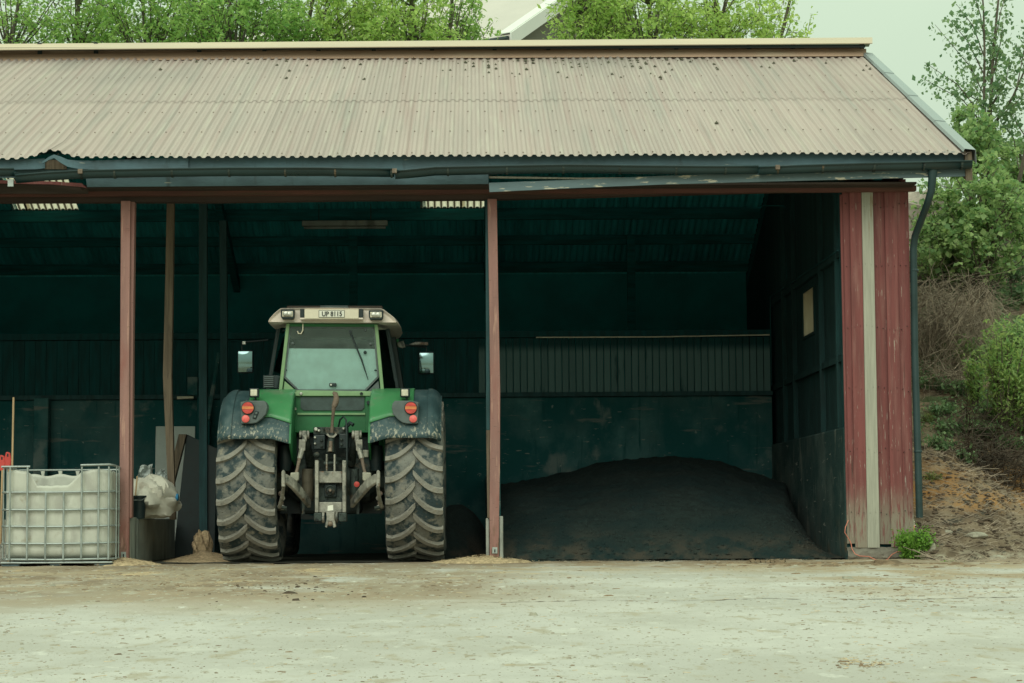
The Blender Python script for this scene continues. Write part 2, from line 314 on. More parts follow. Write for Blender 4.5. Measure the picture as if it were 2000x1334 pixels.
M['iron'] = mat('worn_iron', (.30, .29, .255), .55, .35, .3, 10, (1, 1, 1), .2, 45, layers=[((.10, .11, .10), .5, .65, 9, (1, 1, 1)), ((.17, .10, .06), .58, .7, 7, (1, 1, 1)), ((.34, .33, .28), .62, .7, 16, (1, 1, 1))])
M['rust'] = mat('rusty_iron', (.19, .145, .115), .75, .2, .3, 10, (1, 1, 1), .2, 45, layers=[((.30, .25, .20), .55, .7, 9, (1, 1, 1)), ((.08, .06, .05), .56, .7, 14, (1, 1, 1))])
M['chrome'] = mat('bright_steel', (.5, .5, .46), .35, .8, .2, 10)
M['cabwhite'] = mat('cab_roof_white', (.72, .64, .57), .5, 0, .06, 4, (1, 1, 1), .02, 20, layers=[((.55, .47, .40), .58, .78, 5, (1, 1, 3))])
M['cream'] = mat('cream_plate', (.72, .66, .53), .5, 0, .05, 4)
M['platewhite'] = mat('number_plate_white', (.75, .74, .66), .4, 0, .04, 4, bump=0)
M['ink'] = mat('ink_black', (.012, .02, .02), .5, 0, 0, 4, bump=0)
M['lampgrey'] = mat('lamp_housing_grey', (.10, .125, .125), .6, 0, .2, 8, (1, 1, 1), .05, 60)
M['redlens'] = mat('red_lens', (.55, .06, .05), .25, 0, .2, 8, (1, 1, 5), .05, 90, spec=.5)
M['orangelens'] = mat('amber_lens', (.62, .20, .07), .25, 0, .15, 8, (1, 1, 5), .05, 90, spec=.5)
M['reflector'] = mat('red_reflector', (.80, .14, .13), .3, 0, .08, 60, (1, 1, 1), .1, 200, spec=.5)
M['lens'] = mat('clear_lens', (.62, .58, .46), .2, 0, .15, 30, (1, 1, 1), .1, 100, spec=.6)
M['panel'] = mat('pale_window_panel', (.74, .80, .84), .6, 0, .04, 2, (1, 1, 1), .0, 10, layers=[((.68, .74, .77), .5, .75, 2.2, (2, 1, 1))])
M['glass'] = glassmat('window_glass', (.86, .95, .92), .10)
M['darkglass'] = glassmat('side_window_glass', (.35, .50, .47), .10)
M['mirror'] = mat('mirror_glass', (.20, .30, .31), .05, 1.0, .1, 4, bump=0)
M['yellow'] = mat('yellow_paint', (.5, .35, .1), .6, 0, .3, 8)
M['redplastic'] = mat('red_plastic', (.55, .07, .06), .5, 0, .1, 8)
M['seat'] = mat('seat_cloth', (.03, .04, .04), .9, 0, .2, 20)
# other things
M['ibc'] = mat('tank_plastic', (.52, .53, .47), .45, 0, .08, 4, (1, 1, 1), .03, 12, layers=[((.40, .40, .36), .48, .7, 3.2, (1.5, 1.5, .8)), ((.33, .30, .23), .6, .75, 5, (1, 1, 1)), ((.60, .61, .55), .55, .7, 6, (1, 1, .5))])
M['galv'] = mat('galvanised_tube', (.36, .40, .39), .45, .5, .15, 8, (1, 1, 1), .05, 60)
M['pallet'] = mat('black_pallet', (.06, .085, .095), .7, 0, .3, 6, layers=[((.25, .2, .14), .55, .7, 9, (1, 1, 1))])
M['bag'] = mat('white_woven_bag', (.60, .58, .50), .7, 0, .08, 6, (1, 1, 1), .15, 90, layers=[((.45, .40, .33), .58, .72, 4, (1, 1, 1))])
M['film'] = mat('grey_plastic_film', (.36, .40, .39), .35, 0, .12, 6, (1, 1, 1), .05, 30, spec=.5)
M['whiteboard'] = mat('white_board', (.42, .47, .44), .7, 0, .08, 3, layers=[((.2, .24, .22), .6, .75, 4, (2, 2, 2))])
M['blue'] = mat('blue_plastic', (.04, .22, .42), .5, 0, .1, 8)
M['handle'] = mat('wooden_handle', (.45, .32, .19), .7, 0, .15, 5, (4, 4, .5))
M['cable'] = mat('orange_cable', (.62, .22, .16), .5, 0, .1, 8)
M['palewall'] = mat('far_wall', (.50, .43, .34), .8, 0, .06, 1)
M['paleroof'] = mat('far_roof', (.52, .48, .45), .7, 0, .04, 1)
M['palewhite'] = mat('far_white_trim', (.68, .69, .66), .6, 0, .03, 1)
M['fargable'] = mat('far_gable', (.22, .21, .18), .85, 0, .1, 1)
def skylight_mat(stripes=True):
    m = bpy.data.materials.new('translucent_sheet' if stripes else 'dusty_pane'); m.use_nodes = True; nt = m.node_tree; N = nt.nodes.new; L = nt.links.new
    b = nt.nodes['Principled BSDF']; o = nt.nodes['Material Output']; b.inputs['Base Color'].default_value = (.6, .5, .33, 1); b.inputs['Roughness'].default_value = .5
    tc = N('ShaderNodeTexCoord'); n = N('ShaderNodeTexNoise'); n.inputs['Scale'].default_value = 5; L(tc.outputs['Object'], n.inputs['Vector'])
    x = N('ShaderNodeMix'); x.data_type = 'RGBA'; x.inputs[6].default_value = (.52, .45, .36, 1); x.inputs[7].default_value = (.85, .78, .66, 1); L(n.outputs['Fac'], x.inputs[0])
    if stripes:       # dark stripes along the troughs of the sheet
        sp_ = N('ShaderNodeSeparateXYZ'); L(tc.outputs['Object'], sp_.inputs[0])
        m1 = N('ShaderNodeMath'); m1.operation = 'MULTIPLY_ADD'; m1.inputs[1].default_value = 1/.0985; m1.inputs[2].default_value = -(5.206/.0985); L(sp_.outputs[0], m1.inputs[0])
        m2 = N('ShaderNodeMath'); m2.operation = 'FRACT'; L(m1.outputs[0], m2.inputs[0])
        m3 = N('ShaderNodeMapRange'); m3.inputs['From Min'].default_value = .36; m3.inputs['From Max'].default_value = .28; L(m2.outputs[0], m3.inputs['Value'])
        x2 = N('ShaderNodeMix'); x2.data_type = 'RGBA'; x2.inputs[7].default_value = (.07, .055, .04, 1); L(m3.outputs[0], x2.inputs[0]); L(x.outputs[2], x2.inputs[6]); x = x2
    else: x.inputs[6].default_value = (.70, .62, .50, 1); x.inputs[7].default_value = (.92, .86, .76, 1)
    t = N('ShaderNodeBsdfTranslucent'); L(x.outputs[2], t.inputs['Color']); L(x.outputs[2], b.inputs['Base Color'])
    ms = N('ShaderNodeMixShader'); ms.inputs[0].default_value = .8; L(b.outputs[0], ms.inputs[1]); L(t.outputs[0], ms.inputs[2]); L(ms.outputs[0], o.inputs['Surface'])
    return m
M['skylight'] = skylight_mat(); M['skylight_plain'] = skylight_mat(False)

# ================================================================== SETTING
# the ground, out to the horizon
g = MB(); g.add([(-900, -300, -.12), (900, -300, -.12), (900, 1500, -.12), (-900, 1500, -.12)], [(0, 1, 2, 3)])
g.build('ground', M['ground'], kind='structure')
def yard_z(x, y):
    z = fbm(x*.6, y*.6, 3, 3)*.010 + fbm(x*3.1, y*3.1, 3, 9)*.006
    z = z + np.clip((y+4)/4, 0, 1)*fbm(x*5, y*5, 3, 21)*.006
    return z - .004
xs = np.concatenate([np.linspace(-16, -6.5, 40), np.linspace(-6.4, 6.6, 300), np.linspace(6.7, 16, 40)])
ys = np.concatenate([np.linspace(-30, -16, 60), np.linspace(-15.9, .12, 300)])
X, Y = np.meshgrid(xs, ys); Z = yard_z(X, Y)
nj = len(xs); ii, jj = np.meshgrid(np.arange(len(ys)-1), np.arange(nj-1), indexing='ij')
Q = np.stack([ii*nj+jj, ii*nj+jj+1, (ii+1)*nj+jj+1, (ii+1)*nj+jj], -1).reshape(-1, 4)
o = fastmesh('yard', np.stack([X, Y, Z], -1).reshape(-1, 3), Q, M['yard'], smooth=True); tag(o, kind='structure'); YARD = o

# the bank of soil right of and behind the barn
def sstep(t): t = np.clip(t, 0, 1); return t*t*(3-2*t)
def bank_z(x, y):
    x = np.asarray(x, float); y = np.asarray(y, float)
    p = np.interp(y, [-30, -1.2, -.5, .2, 1.2, 2.5, 4, 6, 8, 12, 30, 70], [-.03, -.03, .03, .42, .92, 1.42, 2.0, 2.85, 3.7, 4.8, 8.0, 14])
    k = sstep((x-3.2)/1.5)
    flat = np.interp(y, [11, 14, 24, 70], [0.0, .6, 5.5, 13])
    z = p*k + flat*(1-k)
    z = z - .42*np.exp(-(((x-6.35)/.55)**2 + ((y-2.2)/.9)**2))
    z = z - .30*sstep((x-5.3)/1.2)*np.exp(-((y-.5)/.9)**2)
    n = fbm(x*1.3, y*1.3, 4, 31)*.07 + fbm(x*6, y*6, 3, 41)*.03
    return z + n*np.clip((y+1.3)/.8, .04, 1)
xs = np.concatenate([np.linspace(4.76, 8, 130), np.linspace(8.1, 40, 60)]); ys = np.concatenate([np.linspace(-2.2, 6, 260), np.linspace(6.1, 13, 70)])
_BX, _BY, _BS = 4.6, -2.4, .04
_BG = bank_z(*np.meshgrid(_BX+_BS*np.arange(200), _BY+_BS*np.arange(400)))
def bank_q(x, y):            # quick look-up of the bank's height
    i = min(398, max(0, int((y-_BY)/_BS))); j = min(198, max(0, int((x-_BX)/_BS)))
    return float(_BG[i, j])
def gridmesh(name, xs, ys, fz, m, **kw):
    X, Y = np.meshgrid(xs, ys); Z = fz(X, Y); nj = len(xs)
    ii, jj = np.meshgrid(np.arange(len(ys)-1), np.arange(nj-1), indexing='ij')
    Q = np.stack([ii*nj+jj, ii*nj+jj+1, (ii+1)*nj+jj+1, (ii+1)*nj+jj], -1).reshape(-1, 4)
    o = fastmesh(name, np.stack([X, Y, Z], -1).reshape(-1, 3), Q, m, smooth=True); return tag(o, **kw)
gridmesh('bank', xs, ys, bank_z, M['soil'], kind='structure')
gridmesh('hillside', np.linspace(-60, 60, 121), np.linspace(12.9, 70, 60), bank_z, M['soil'], kind='structure')

# ================================================================== BARN
barn = empty('barn', (0, 0, 0), 'long open-fronted red timber barn with a corrugated tan roof', 'barn')
XL, XR = -10.4, 5.256
EY, EZ = -.62, 4.285          # front eave
RY, RZ = 5.10, 6.60           # ridge
SL = (RZ-EZ)/(RY-EY)
BY, BZ = 10.82, 4.285         # back eave
PER = .0985
def roof_z(y): return EZ + (y-EY)*SL if y <= RY else RZ - (y-RY)*SL
def roofsheet(x0, n, ya, yb, zo, name, m, parent, rows=9, wob=0.0, sag=None):
    prof = []
    for k in range(n):
        b = x0 + k*PER
        prof += [(b, 0), (b+.030, 0), (b+.050, .020), (b+.078, .020)]
    e_ = x0+n*PER; prof += [(e_, 0), (e_+.03, 0), (e_+.050, .020), (e_+.076, .020)]
    G = []
    for i in range(rows):
        t = i/(rows-1); y = ya + (yb-ya)*t
        G.append([(x, y, roof_z(y) + h + zo + (wob*float(vnoise(np.array(x*1.7), np.array(y*1.1), 5)) if wob else 0) + (sag(x, y) if sag else 0)) for x, h in prof])
    mb = MB(); mb.grid(G); return mb.build(name, m, parent, fix=False)
def eave_sag(x, y):           # bent-up spot at the left end of the eave
    return .075*math.exp(-((x+4.45)/.16)**2)*max(0, 1-(y-EY)/.7) - .02*math.exp(-((x+4.95)/.3)**2)*max(0, 1-(y-EY)/.8)
nr = 11; x = XR-.05 - nr*PER; i = 0
while x > XL-1:
    roofsheet(x, nr, EY + .012*random.uniform(-1, 1), 2.42, .004*(i % 2), 'roof_sheet', M['roof'], barn, 10, .006, eave_sag)
    roofsheet(x, nr, 2.20+.02*random.uniform(-1, 1), RY-.03, .005+.004*(i % 2), 'roof_sheet', M['roof'], barn, 9, .006)
    i += 1; x -= nr*PER
# far slope, seen from below, with two translucent strips
sky_px = [(28, 152), (828, 946)]
def farslope_Y(v, u=600):
    lo, hi = RY, BY
    for _ in range(40):
        m_ = (lo+hi)/2
        if at(u, v, m_)[2] > roof_z(m_): hi = m_
        else: lo = m_
    return lo
Ysky = farslope_Y(400)
strips = [(at(a, 400, Ysky)[0], at(b, 400, Ysky)[0]) for a, b in sky_px]
x = XR-.05-nr*PER; i = 0
cells = []
while x > XL-1:
    cells.append(x); x -= nr*PER
for x in cells:
    runs = []; k = 0
    while k < nr:
        lit = any(a-.02 <= x+(k+.5)*PER <= b+.02 for a, b in strips); s0 = k
        while k < nr and any(a-.02 <= x+(k+.5)*PER <= b+.02 for a, b in strips) == lit: k += 1
        runs.append((s0, k-s0, lit))
    for s0, n, lit in runs:
        if lit:
            ym = farslope_Y(411)
            roofsheet(x+s0*PER, n, RY+2.4, ym, .001+.003*(i % 2), 'translucent_roof_sheet', M['skylight'], barn, 5)
            roofsheet(x+s0*PER, n, ym-.05, BY, .007+.004*(i % 2), 'roof_sheet', M['roof_under'], barn, 5)
            roofsheet(x+s0*PER, n, RY+.03, RY+2.45, .007+.004*(i % 2), 'roof_sheet', M['roof_under'], barn, 5)
        else:
            roofsheet(x+s0*PER, n, RY+.03, BY, .004*(i % 2), 'roof_sheet', M['roof_under'], barn, 8)
    i += 1
# inside lining of the front slope so that daylight does not come through
# purlins
def purlin(v0, v1, name='purlin'):
    y = farslope_Y(v0); z1 = roof_z(y)-.012; hgt = (v1-v0)/FPX*(y+23)
    MB().box((XL, y-.04, z1-hgt), (XR-.35, y+.04, z1)).build(name, M['beam'], barn)
for v0, v1 in ((408, 430), (461, 479), (513, 533), (560, 575)): purlin(v0, v1)
for y in (.3, 1.6, 2.9, 4.2):
    MB().box((XL, y-.04, roof_z(y)-.17), (XR-.35, y+.04, roof_z(y)-.03)).build('purlin', M['beam'], barn)
for xr in (-7.7, -3.75, .2, 4.35):
    for a, b in ((EY+.35, RY), (RY, BY-.1)):
        y0, y1 = a, b
        MB().hexa([(xr-.05, y0, roof_z(y0)-.36), (xr+.05, y0, roof_z(y0)-.36), (xr+.05, y0, roof_z(y0)-.17), (xr-.05, y0, roof_z(y0)-.17),
                   (xr-.05, y1, roof_z(y1)-.36), (xr+.05, y1, roof_z(y1)-.36), (xr+.05, y1, roof_z(y1)-.17), (xr-.05, y1, roof_z(y1)-.17)]).build('rafter', M['beam'], barn)
# truss uprights in the dark
for u, Yp in ((1232, 9.2), (690, 9.2)):
    p = at(u, 480, Yp); MB().box((p[0]-.06, Yp-.06, 2.9), (p[0]+.06, Yp+.06, roof_z(Yp)-.2)).build('truss_post', M['beam'], barn)
# screws
scr = MB()
for row in range(6):
    y = EY+.06 + row*(RY-EY-.5)/5 + (.0 if row else 0); x = XR-.2; k = 0
    while x > -7:
        z = roof_z(y)+.026; s = .009
        scr.add([(x-s, y-s, z), (x+s, y-s, z), (x+s, y+s, z), (x-s, y+s, z), (x, y, z+.012)], [(0, 1, 4), (1, 2, 4), (2, 3, 4), (3, 0, 4)])
        x -= PER*(2 if row else 2)
scr.build('roof_screws', M['rust'], barn, kind='stuff', fix=False)
# moss clumps near the ridge
mo = MB()
for _ in range(150):
    u = random.choice([random.uniform(880, 1700), random.uniform(300, 1000), random.uniform(1000, 1350)]); v = 114 + abs(random.gauss(0, 16))
    if u < 850 and random.random() < .55: continue
    if random.random() < .06: v = random.uniform(140, 280)
    # back onto the front slope
    lo, hi = EY, RY
    for _k in range(30):
        m_ = (lo+hi)/2
        if at(u, v, m_)[2] < roof_z(m_): hi = m_
        else: lo = m_
    p = at(u, v, lo); kx = round((p[0]-XR+.05)/PER)*PER + XR-.05 + .015; s = random.uniform(.012, .030)
    pts = []
    for a in range(7):
        q = a*2*math.pi/7; pts.append((kx+s*1.25*math.cos(q)*random.uniform(.7, 1.2), lo+s*1.3*math.sin(q), roof_z(lo)+.002))
    top = [(kx+random.uniform(-.4, .4)*s, lo+random.uniform(-.4, .4)*s, roof_z(lo)+.02+s*.6)]
    mo.add(pts+top, [(a, (a+1) % 7, 7) for a in range(7)])
M['moss'] = mat('roof_moss', (.09, .085, .06), .95, 0, .4, 40, (1, 1, 1), .5, 100)
mo.build('moss_clumps', M['moss'], barn, kind='stuff', fix=False)

# ridge vent: flashing, little posts, cap
def ridge_line(u): return 110 - (u)*.0076*0
def xz(u, v, Yd): p = at(u, v, Yd); return p[0], p[2]
seams = [-400, 0+155, 460, 622, 985, 1167, 1340, 1460, 1640, 1692]
for a, b in zip(seams[:-1], seams[1:]):
    sagl = lambda u: 6*sstep((330-u)/330.) if u < 330 else 0
    va0, va1 = 95+(1700-a)*.0045+sagl(a), 95+(1700-b)*.0045+sagl(b); vb0, vb1 = va0+14, va1+14
    p0, p1, p2, p3 = at(a, vb0, RY-.16), at(b, vb1, RY-.16), at(b, va1, RY-.05), at(a, va0, RY-.05)
    mb = MB(); mb.prism([p0, p1, p2, p3], (0, .012, -.004))
    q0, q1 = p0+np.array([0, -.06, -.018]), p1+np.array([0, -.06, -.018]); mb.add([q0, q1, p1, p0], [(0, 1, 2, 3)])
    mb.build('ridge_flashing', M['ridge'], barn, fix=False)
zb = at(900, 112, RY)[2]
MB().prism([(XL, RY+.2, zb-.08), (5.2, RY+.2, zb-.08), (5.2, RY+.1, zb+.06), (XL, RY+.1, zb+.06)], (0, .01, 0)).build('ridge_flashing', M['ridge'], barn)
for u in (77, 187, 389, 516, 622, 730, 844, 966, 1071, 1213, 1321, 1464, 1549, 1684):
    MB().pxr(u-4, 83, u+4, 98+(1700-u)*.0045, RY-.03, .06).build('vent_post', M['black'], barn)
caps = [-400, 275, 560, 843, 1130, 1410, 1700]
for i, (a, b) in enumerate(zip(caps[:-1], caps[1:])):
    sg = lambda u: 73 + (1700-u)*.0074
    p0, p1, p2, p3 = at(a, sg(a)+11, RY-.26), at(b+4, sg(b)+11, RY-.26), at(b+4, sg(b), RY), at(a, sg(a), RY)
    d = np.array([0, .27, -.06]); mb = MB()
    mb.prism([p0, p1, p2, p3], (0, .006, -.010)); mb.prism([p3, p2, p2+d, p3+d], (0, 0, -.008))
    mb.build('ridge_cap', M['ridgecap'], barn, fix=False)
zr_ = at(900, 90, RY-.2)[2]
MB().box((XL, RY-.20, zr_-.035), (5.22, RY-.17, zr_)).build('vent_rail', M['black'], barn)
MB().box((XL, RY+.10, zb-.02), (5.2, RY+.115, at(900, 90, RY+.1)[2])).build('vent_backing', M['ridge'], barn)

# verge flashing down the right edge
vy = np.linspace(RY-.08, EY-.02, 5); VX = XR
for a, b in zip(vy[:-1], vy[1:]):
    def sec(y): z = roof_z(y); return [(VX-.055, y, z+.03), (VX-.04, y, z+.062), (VX+.075, y, z+.05), (VX+.08, y, z-.10)]
    b_ = b-.02; mb = MB(); A, B = sec(a), sec(b_)
    B = [(p[0], p[1], p[2]+.006) for p in B]
    mb.grid([A, B]); mb.build('verge_flashing', M['verge'], barn, thick=.003, fix=False)
MB().hexa([(VX-.02, EY+.02, EZ-.28), (VX+.05, EY+.02, EZ-.28), (VX+.05, EY+.02, EZ+.03), (VX-.02, EY+.02, EZ+.03),
           (VX-.02, RY, RZ-.28), (VX+.05, RY, RZ-.28), (VX+.05, RY, RZ+.03), (VX-.02, RY, RZ+.03)]).build('bargeboard', M['woodpost'], barn)

# fascia boards under the sheet edge
FY = EY+.10
def strip(pts_top, pts_bot, Yd, d): # ribbon between two px polylines
    mb = MB(); n = len(pts_top); F_ = [at(*p, Yd) for p in pts_top]; B_ = [at(*p, Yd) for p in pts_bot]
    for i in range(n-1):
        a, b, c, e = B_[i], B_[i+1], F_[i+1], F_[i]; dd = np.array([0, d, 0])
        mb.hexa([a, b, c, e, a+dd, b+dd, c+dd, e+dd])
    return mb
strip([(362, 306), (1000, 303), (1892, 296)], [(362, 333), (1000, 331), (1892, 322)], FY, .02).build('fascia_board', M['fascia'], barn)
# bent flap of the left fascia
mb = MB(); G = []
ul = [(-300, 313, 334, 0), (0, 313, 332, 0), (68, 311, 331, 0), (88, 310, 329, .02)]
for u, t, b, dy in ul: G.append([at(u, b, FY+dy), at(u, t, FY+dy)])
mb.grid(G); mb.build('fascia_board', M['fascia'], barn, thick=.015, fix=False)
mb = MB(); G = []
for u, t, b, dy in [(84, 316, 320, -.02), (96, 307, 313, -.06), (106, 302, 309, -.09), (118, 306, 318, -.07), (132, 312, 326, -.04), (152, 314, 330, -.02), (180, 314, 331, 0), (270, 311, 331, 0), (368, 307, 331, -.004)]:
    G.append([at(u, b, FY-.02+dy), at(u, t, FY-.02+dy)])
mb.grid(G); mb.build('fascia_board', M['fascia'], barn, thick=.012, fix=False, label='bent up fascia flap')
MB().pxr(86, 312, 130, 330, FY+.03, .03).build('rafter_end', M['woodpost'], barn)
# lower fascia boards
strip([(167, 343), (560, 343), (954, 339)], [(170, 365), (560, 362), (954, 359)], FY+.06, .025).build('lower_fascia_board', M['fascia'], barn)
strip([(955, 357), (1125, 351), (1300, 343), (1480, 338), (1900, 318)], [(956, 375), (1125, 367), (1300, 360), (1480, 355), (1893, 344)], FY-.05, .028).build('lower_fascia_board', M['fascia_worn'], barn, label='broken lower fascia board hanging at a slant')
strip([(-300, 352), (0, 352), (100, 354), (160, 358), (168, 366)], [(-300, 358), (0, 358), (100, 360), (160, 365), (170, 368)], FY+.10, .02).build('broken_board', M['red'], barn)
strip([(955, 344), (1140, 347), (1290, 346)], [(955, 348), (1140, 350), (1290, 348)], FY+.12, .02).build('broken_board', M['greyboard'], barn)
strip([(-300, 329), (0, 329), (172, 329)], [(-300, 347), (0, 347), (172, 347)], FY+.07, .02).build('fascia_board', M['fascia'], barn)
strip([(-300, 359), (0, 357), (172, 361)], [(-300, 378), (0, 378), (172, 378)], FY+.22, .02).build('soffit_edge', M['soffit'], barn)
# gutter (half-round) in pieces, with brackets
def gutter(pts, r=.062, name='gutter'):
    mb = MB(); G = []
    for u, v in pts:
        c = at(u, v, EY-.02); row = []
        for k in range(13):
            q = math.pi*k/12; row.append((c[0], c[1]-r*math.cos(q)*1.0, c[2]-r*1.15*math.sin(q)))
        row = [(c[0], c[1]-r-.012, c[2]-.004), (c[0], c[1]-r-.012, c[2]+.008)] + row
        G.append(row)
    mb.grid(G); return mb.build(name, M['gutter'], barn, smooth=50, thick=.004, fix=False)
g1 = gutter([(-300, 332), (0, 332), (30, 332)])
g2 = gutter([(32, 345), (90, 340), (160, 336), (300, 333), (450, 331), (620, 331), (770, 333)])
g3 = gutter([(772, 337), (800, 335), (850, 330), (990, 327), (1110, 325), (1250, 327), (1400, 328), (1480, 327)])
g4 = gutter([(1482, 329), (1560, 326), (1700, 322), (1897, 317)])
for g_, us in ((g2, (160, 225, 337, 448)), (g2, (558, 655, 765)), (g3, (875, 990, 1100, 1210, 1320, 1416)), (g4, (1518, 1606, 1706, 1803, 1877))):
    for u in us:
        v = float(np.interp(u, [32, 90, 160, 300, 450, 620, 770, 800, 850, 990, 1110, 1250, 1480, 1700, 1897], [345, 340, 336, 333, 331, 331, 333, 335, 330, 327, 325, 327, 327, 322, 317]))
        c = at(u, v, EY-.02); mb = MB(); A = []; B = []
        for k in range(9):
            q = math.pi*k/8; yy, zz = c[1]-.070*math.cos(q), c[2]-.080*math.sin(q); A.append((c[0]-.011, yy, zz)); B.append((c[0]+.011, yy, zz))
        mb.grid([A, B]); mb.build('gutter_bracket', M['grime'], g_, thick=.004, fix=False)
for u, v in ((160, 336), (772, 335), (1518, 328)):
    c = at(u, v, EY-.02); MB().box((c[0]-.03, c[1]-.085, c[2]-.03), (c[0]+.02, c[1]-.06, c[2]+.02)).build('gutter_joint', M['rust'], barn, bevel=.006)
MB().pxr(15, 350, 26, 364, EY, .03).build('gutter_hook', M['galv'], barn)
# soffit and lintel
mb = MB()
for k in range(3):
    y0, y1 = FY+.12+k*.155, FY+.12+k*.155+.148; z0 = at(600, 364, FY+.1)[2]
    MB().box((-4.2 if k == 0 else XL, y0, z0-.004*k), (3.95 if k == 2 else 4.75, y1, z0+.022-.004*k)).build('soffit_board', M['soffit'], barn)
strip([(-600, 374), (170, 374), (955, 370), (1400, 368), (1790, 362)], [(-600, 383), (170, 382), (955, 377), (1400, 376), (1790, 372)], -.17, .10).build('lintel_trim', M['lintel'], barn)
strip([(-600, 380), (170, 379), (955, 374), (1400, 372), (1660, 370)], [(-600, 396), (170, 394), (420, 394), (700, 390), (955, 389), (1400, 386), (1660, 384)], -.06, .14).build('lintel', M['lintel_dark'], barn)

# right front panel of vertical boards
def vboard(ut0, ut1, ub0, ub1, vt, vb, Yd, name, m, ub1v=None):
    a, b, c, d = at(ub0, vb, Yd), at(ub1, ub1v or vb, Yd), at(ut1, vt, Yd), at(ut0, vt, Yd)
    return MB().prism([a, b, c, d], (0, .024, 0)).build(name, m, barn, bevel=.004)
vboard(1645, 1660, 1660, 1672.5, 366, 1062, -.022, 'wall_board', M['red'])
vboard(1659, 1682, 1671, 1694.5, 368, 1070, -.050, 'wall_board', M['red'])
vboard(1682.6, 1704.5, 1694.8, 1718.6, 368, 1070, -.053, 'wall_board', M['greyboard'], ).__setitem__('label', 'unpainted grey board between the red ones')
vboard(1703, 1728, 1717, 1743, 368, 1063, -.022, 'wall_board', M['red'])
vboard(1727, 1751, 1741.5, 1765.5, 368, 1069, -.048, 'wall_board', M['red'])
vboard(1750, 1774, 1764, 1785, 366, 1062, -.022, 'wall_board', M['red'], 1040)
vboard(1640, 1650, 1655, 1664, 380, 1062, -.004, 'door_jamb', M['red'])
nl_ = MB()
for uc in (1652, 1665, 1676, 1688, 1699, 1710, 1721, 1733, 1745, 1757, 1768):
    for v in (400, 520, 640, 760, 880, 1000):
        c = at(uc+(v-400)*.0195, v+random.uniform(-5, 5), -.056); s_ = .007
        nl_.add([(c[0]-s_, c[1]+.035, c[2]), (c[0], c[1], c[2]-s_), (c[0]+s_, c[1]+.035, c[2]), (c[0], c[1], c[2]+s_), (c[0], c[1]-.002, c[2])], [(0, 1, 4), (1, 2, 4), (2, 3, 4), (3, 0, 4)])
nl_.build('nail_heads', M['grimedark'] if 'grimedark' in M else M['black'], barn, kind='stuff', fix=False)
# sturdy corner post and foundation behind the boards
MB().box((4.0, .03, .02), (4.68, .17, 4.05)).build('corner_frame', M['darkwood'], barn)
mb = MB(); G = []
for i in range(15):
    row = []
    for j in range(9):
        x = 3.985 + .60*i/14; z = -.05 + .17*j/8; r_ = random.uniform(-.018, .018)
        row.append((x, -.03+r_-.05*math.sin(math.pi*min(1, j/8)), z+random.uniform(-.006, .006)))
    row.append((row[-1][0], .25, .14)); G.append(row)
mb.grid(G); mb.build('foundation_stone', M['footing'], barn, smooth=40, fix=False)
# right side wall: concrete below, studs and boards above, small window
SX = 3.985
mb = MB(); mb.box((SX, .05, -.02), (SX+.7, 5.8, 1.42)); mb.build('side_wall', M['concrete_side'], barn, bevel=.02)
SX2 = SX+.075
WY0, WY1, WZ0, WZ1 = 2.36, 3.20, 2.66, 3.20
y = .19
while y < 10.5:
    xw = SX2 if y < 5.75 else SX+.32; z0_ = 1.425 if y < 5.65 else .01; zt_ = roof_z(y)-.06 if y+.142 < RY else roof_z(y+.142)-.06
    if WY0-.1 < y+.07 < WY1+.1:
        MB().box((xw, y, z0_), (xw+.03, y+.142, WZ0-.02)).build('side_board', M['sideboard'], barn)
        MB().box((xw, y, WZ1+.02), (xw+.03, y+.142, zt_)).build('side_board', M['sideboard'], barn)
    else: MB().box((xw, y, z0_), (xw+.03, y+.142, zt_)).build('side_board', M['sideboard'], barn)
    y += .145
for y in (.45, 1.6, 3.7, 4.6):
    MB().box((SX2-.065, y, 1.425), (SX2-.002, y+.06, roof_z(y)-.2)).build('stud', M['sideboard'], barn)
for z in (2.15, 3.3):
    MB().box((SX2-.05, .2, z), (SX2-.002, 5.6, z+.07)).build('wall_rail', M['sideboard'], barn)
wn = MB().box((SX2+.005, WY0, WZ0), (SX2+.012, WY1, WZ1)).build('window', mat('dusty_window_pane', (.5, .44, .33), .5), barn)
wn.data.materials[0] = M['skylight_plain']
for z in (WZ0-.035, WZ1): MB().box((SX2-.012, WY0-.05, z), (SX2+.04, WY1+.05, z+.035)).build('window_frame', M['sideboard'], wn)
for yy in (WY0-.045, WY1+.005): MB().box((SX2-.010, yy, WZ0-.03), (SX2+.035, yy+.04, WZ1+.03)).build('window_frame', M['sideboard'], wn)
# outside of that wall, open at the window
for lo_, hi_ in (((4.66, .0, -.02), (4.715, WY0, 4.12)), ((4.66, WY1, -.02), (4.715, 10.8, 4.12)), ((4.66, WY0, -.02), (4.715, WY1, WZ0)), ((4.66, WY0, WZ1), (4.715, WY1, 4.12))):
    MB().box(lo_, hi_).build('outer_wall', M['red'], barn)
for lo_, hi_ in (((SX2+.04, WY0-.02, WZ0-.03), (4.66, WY1+.02, WZ0-.005)), ((SX2+.04, WY0-.02, WZ1+.005), (4.66, WY1+.02, WZ1+.03))):
    MB().box(lo_, hi_).build('window_reveal', M['cream'], wn)
# slanting conduit on the side wall
MB().tube([(SX-.01, .1, 3.35), (SX-.01, 5.5, 3.40)], .009, 6).build('conduit', M['darkwood'], barn)
MB().tube([(SX-.01, 5.5, 3.4), (SX-.01, 5.5, 2.2)], .008, 6).build('conduit', M['darkwood'], barn)
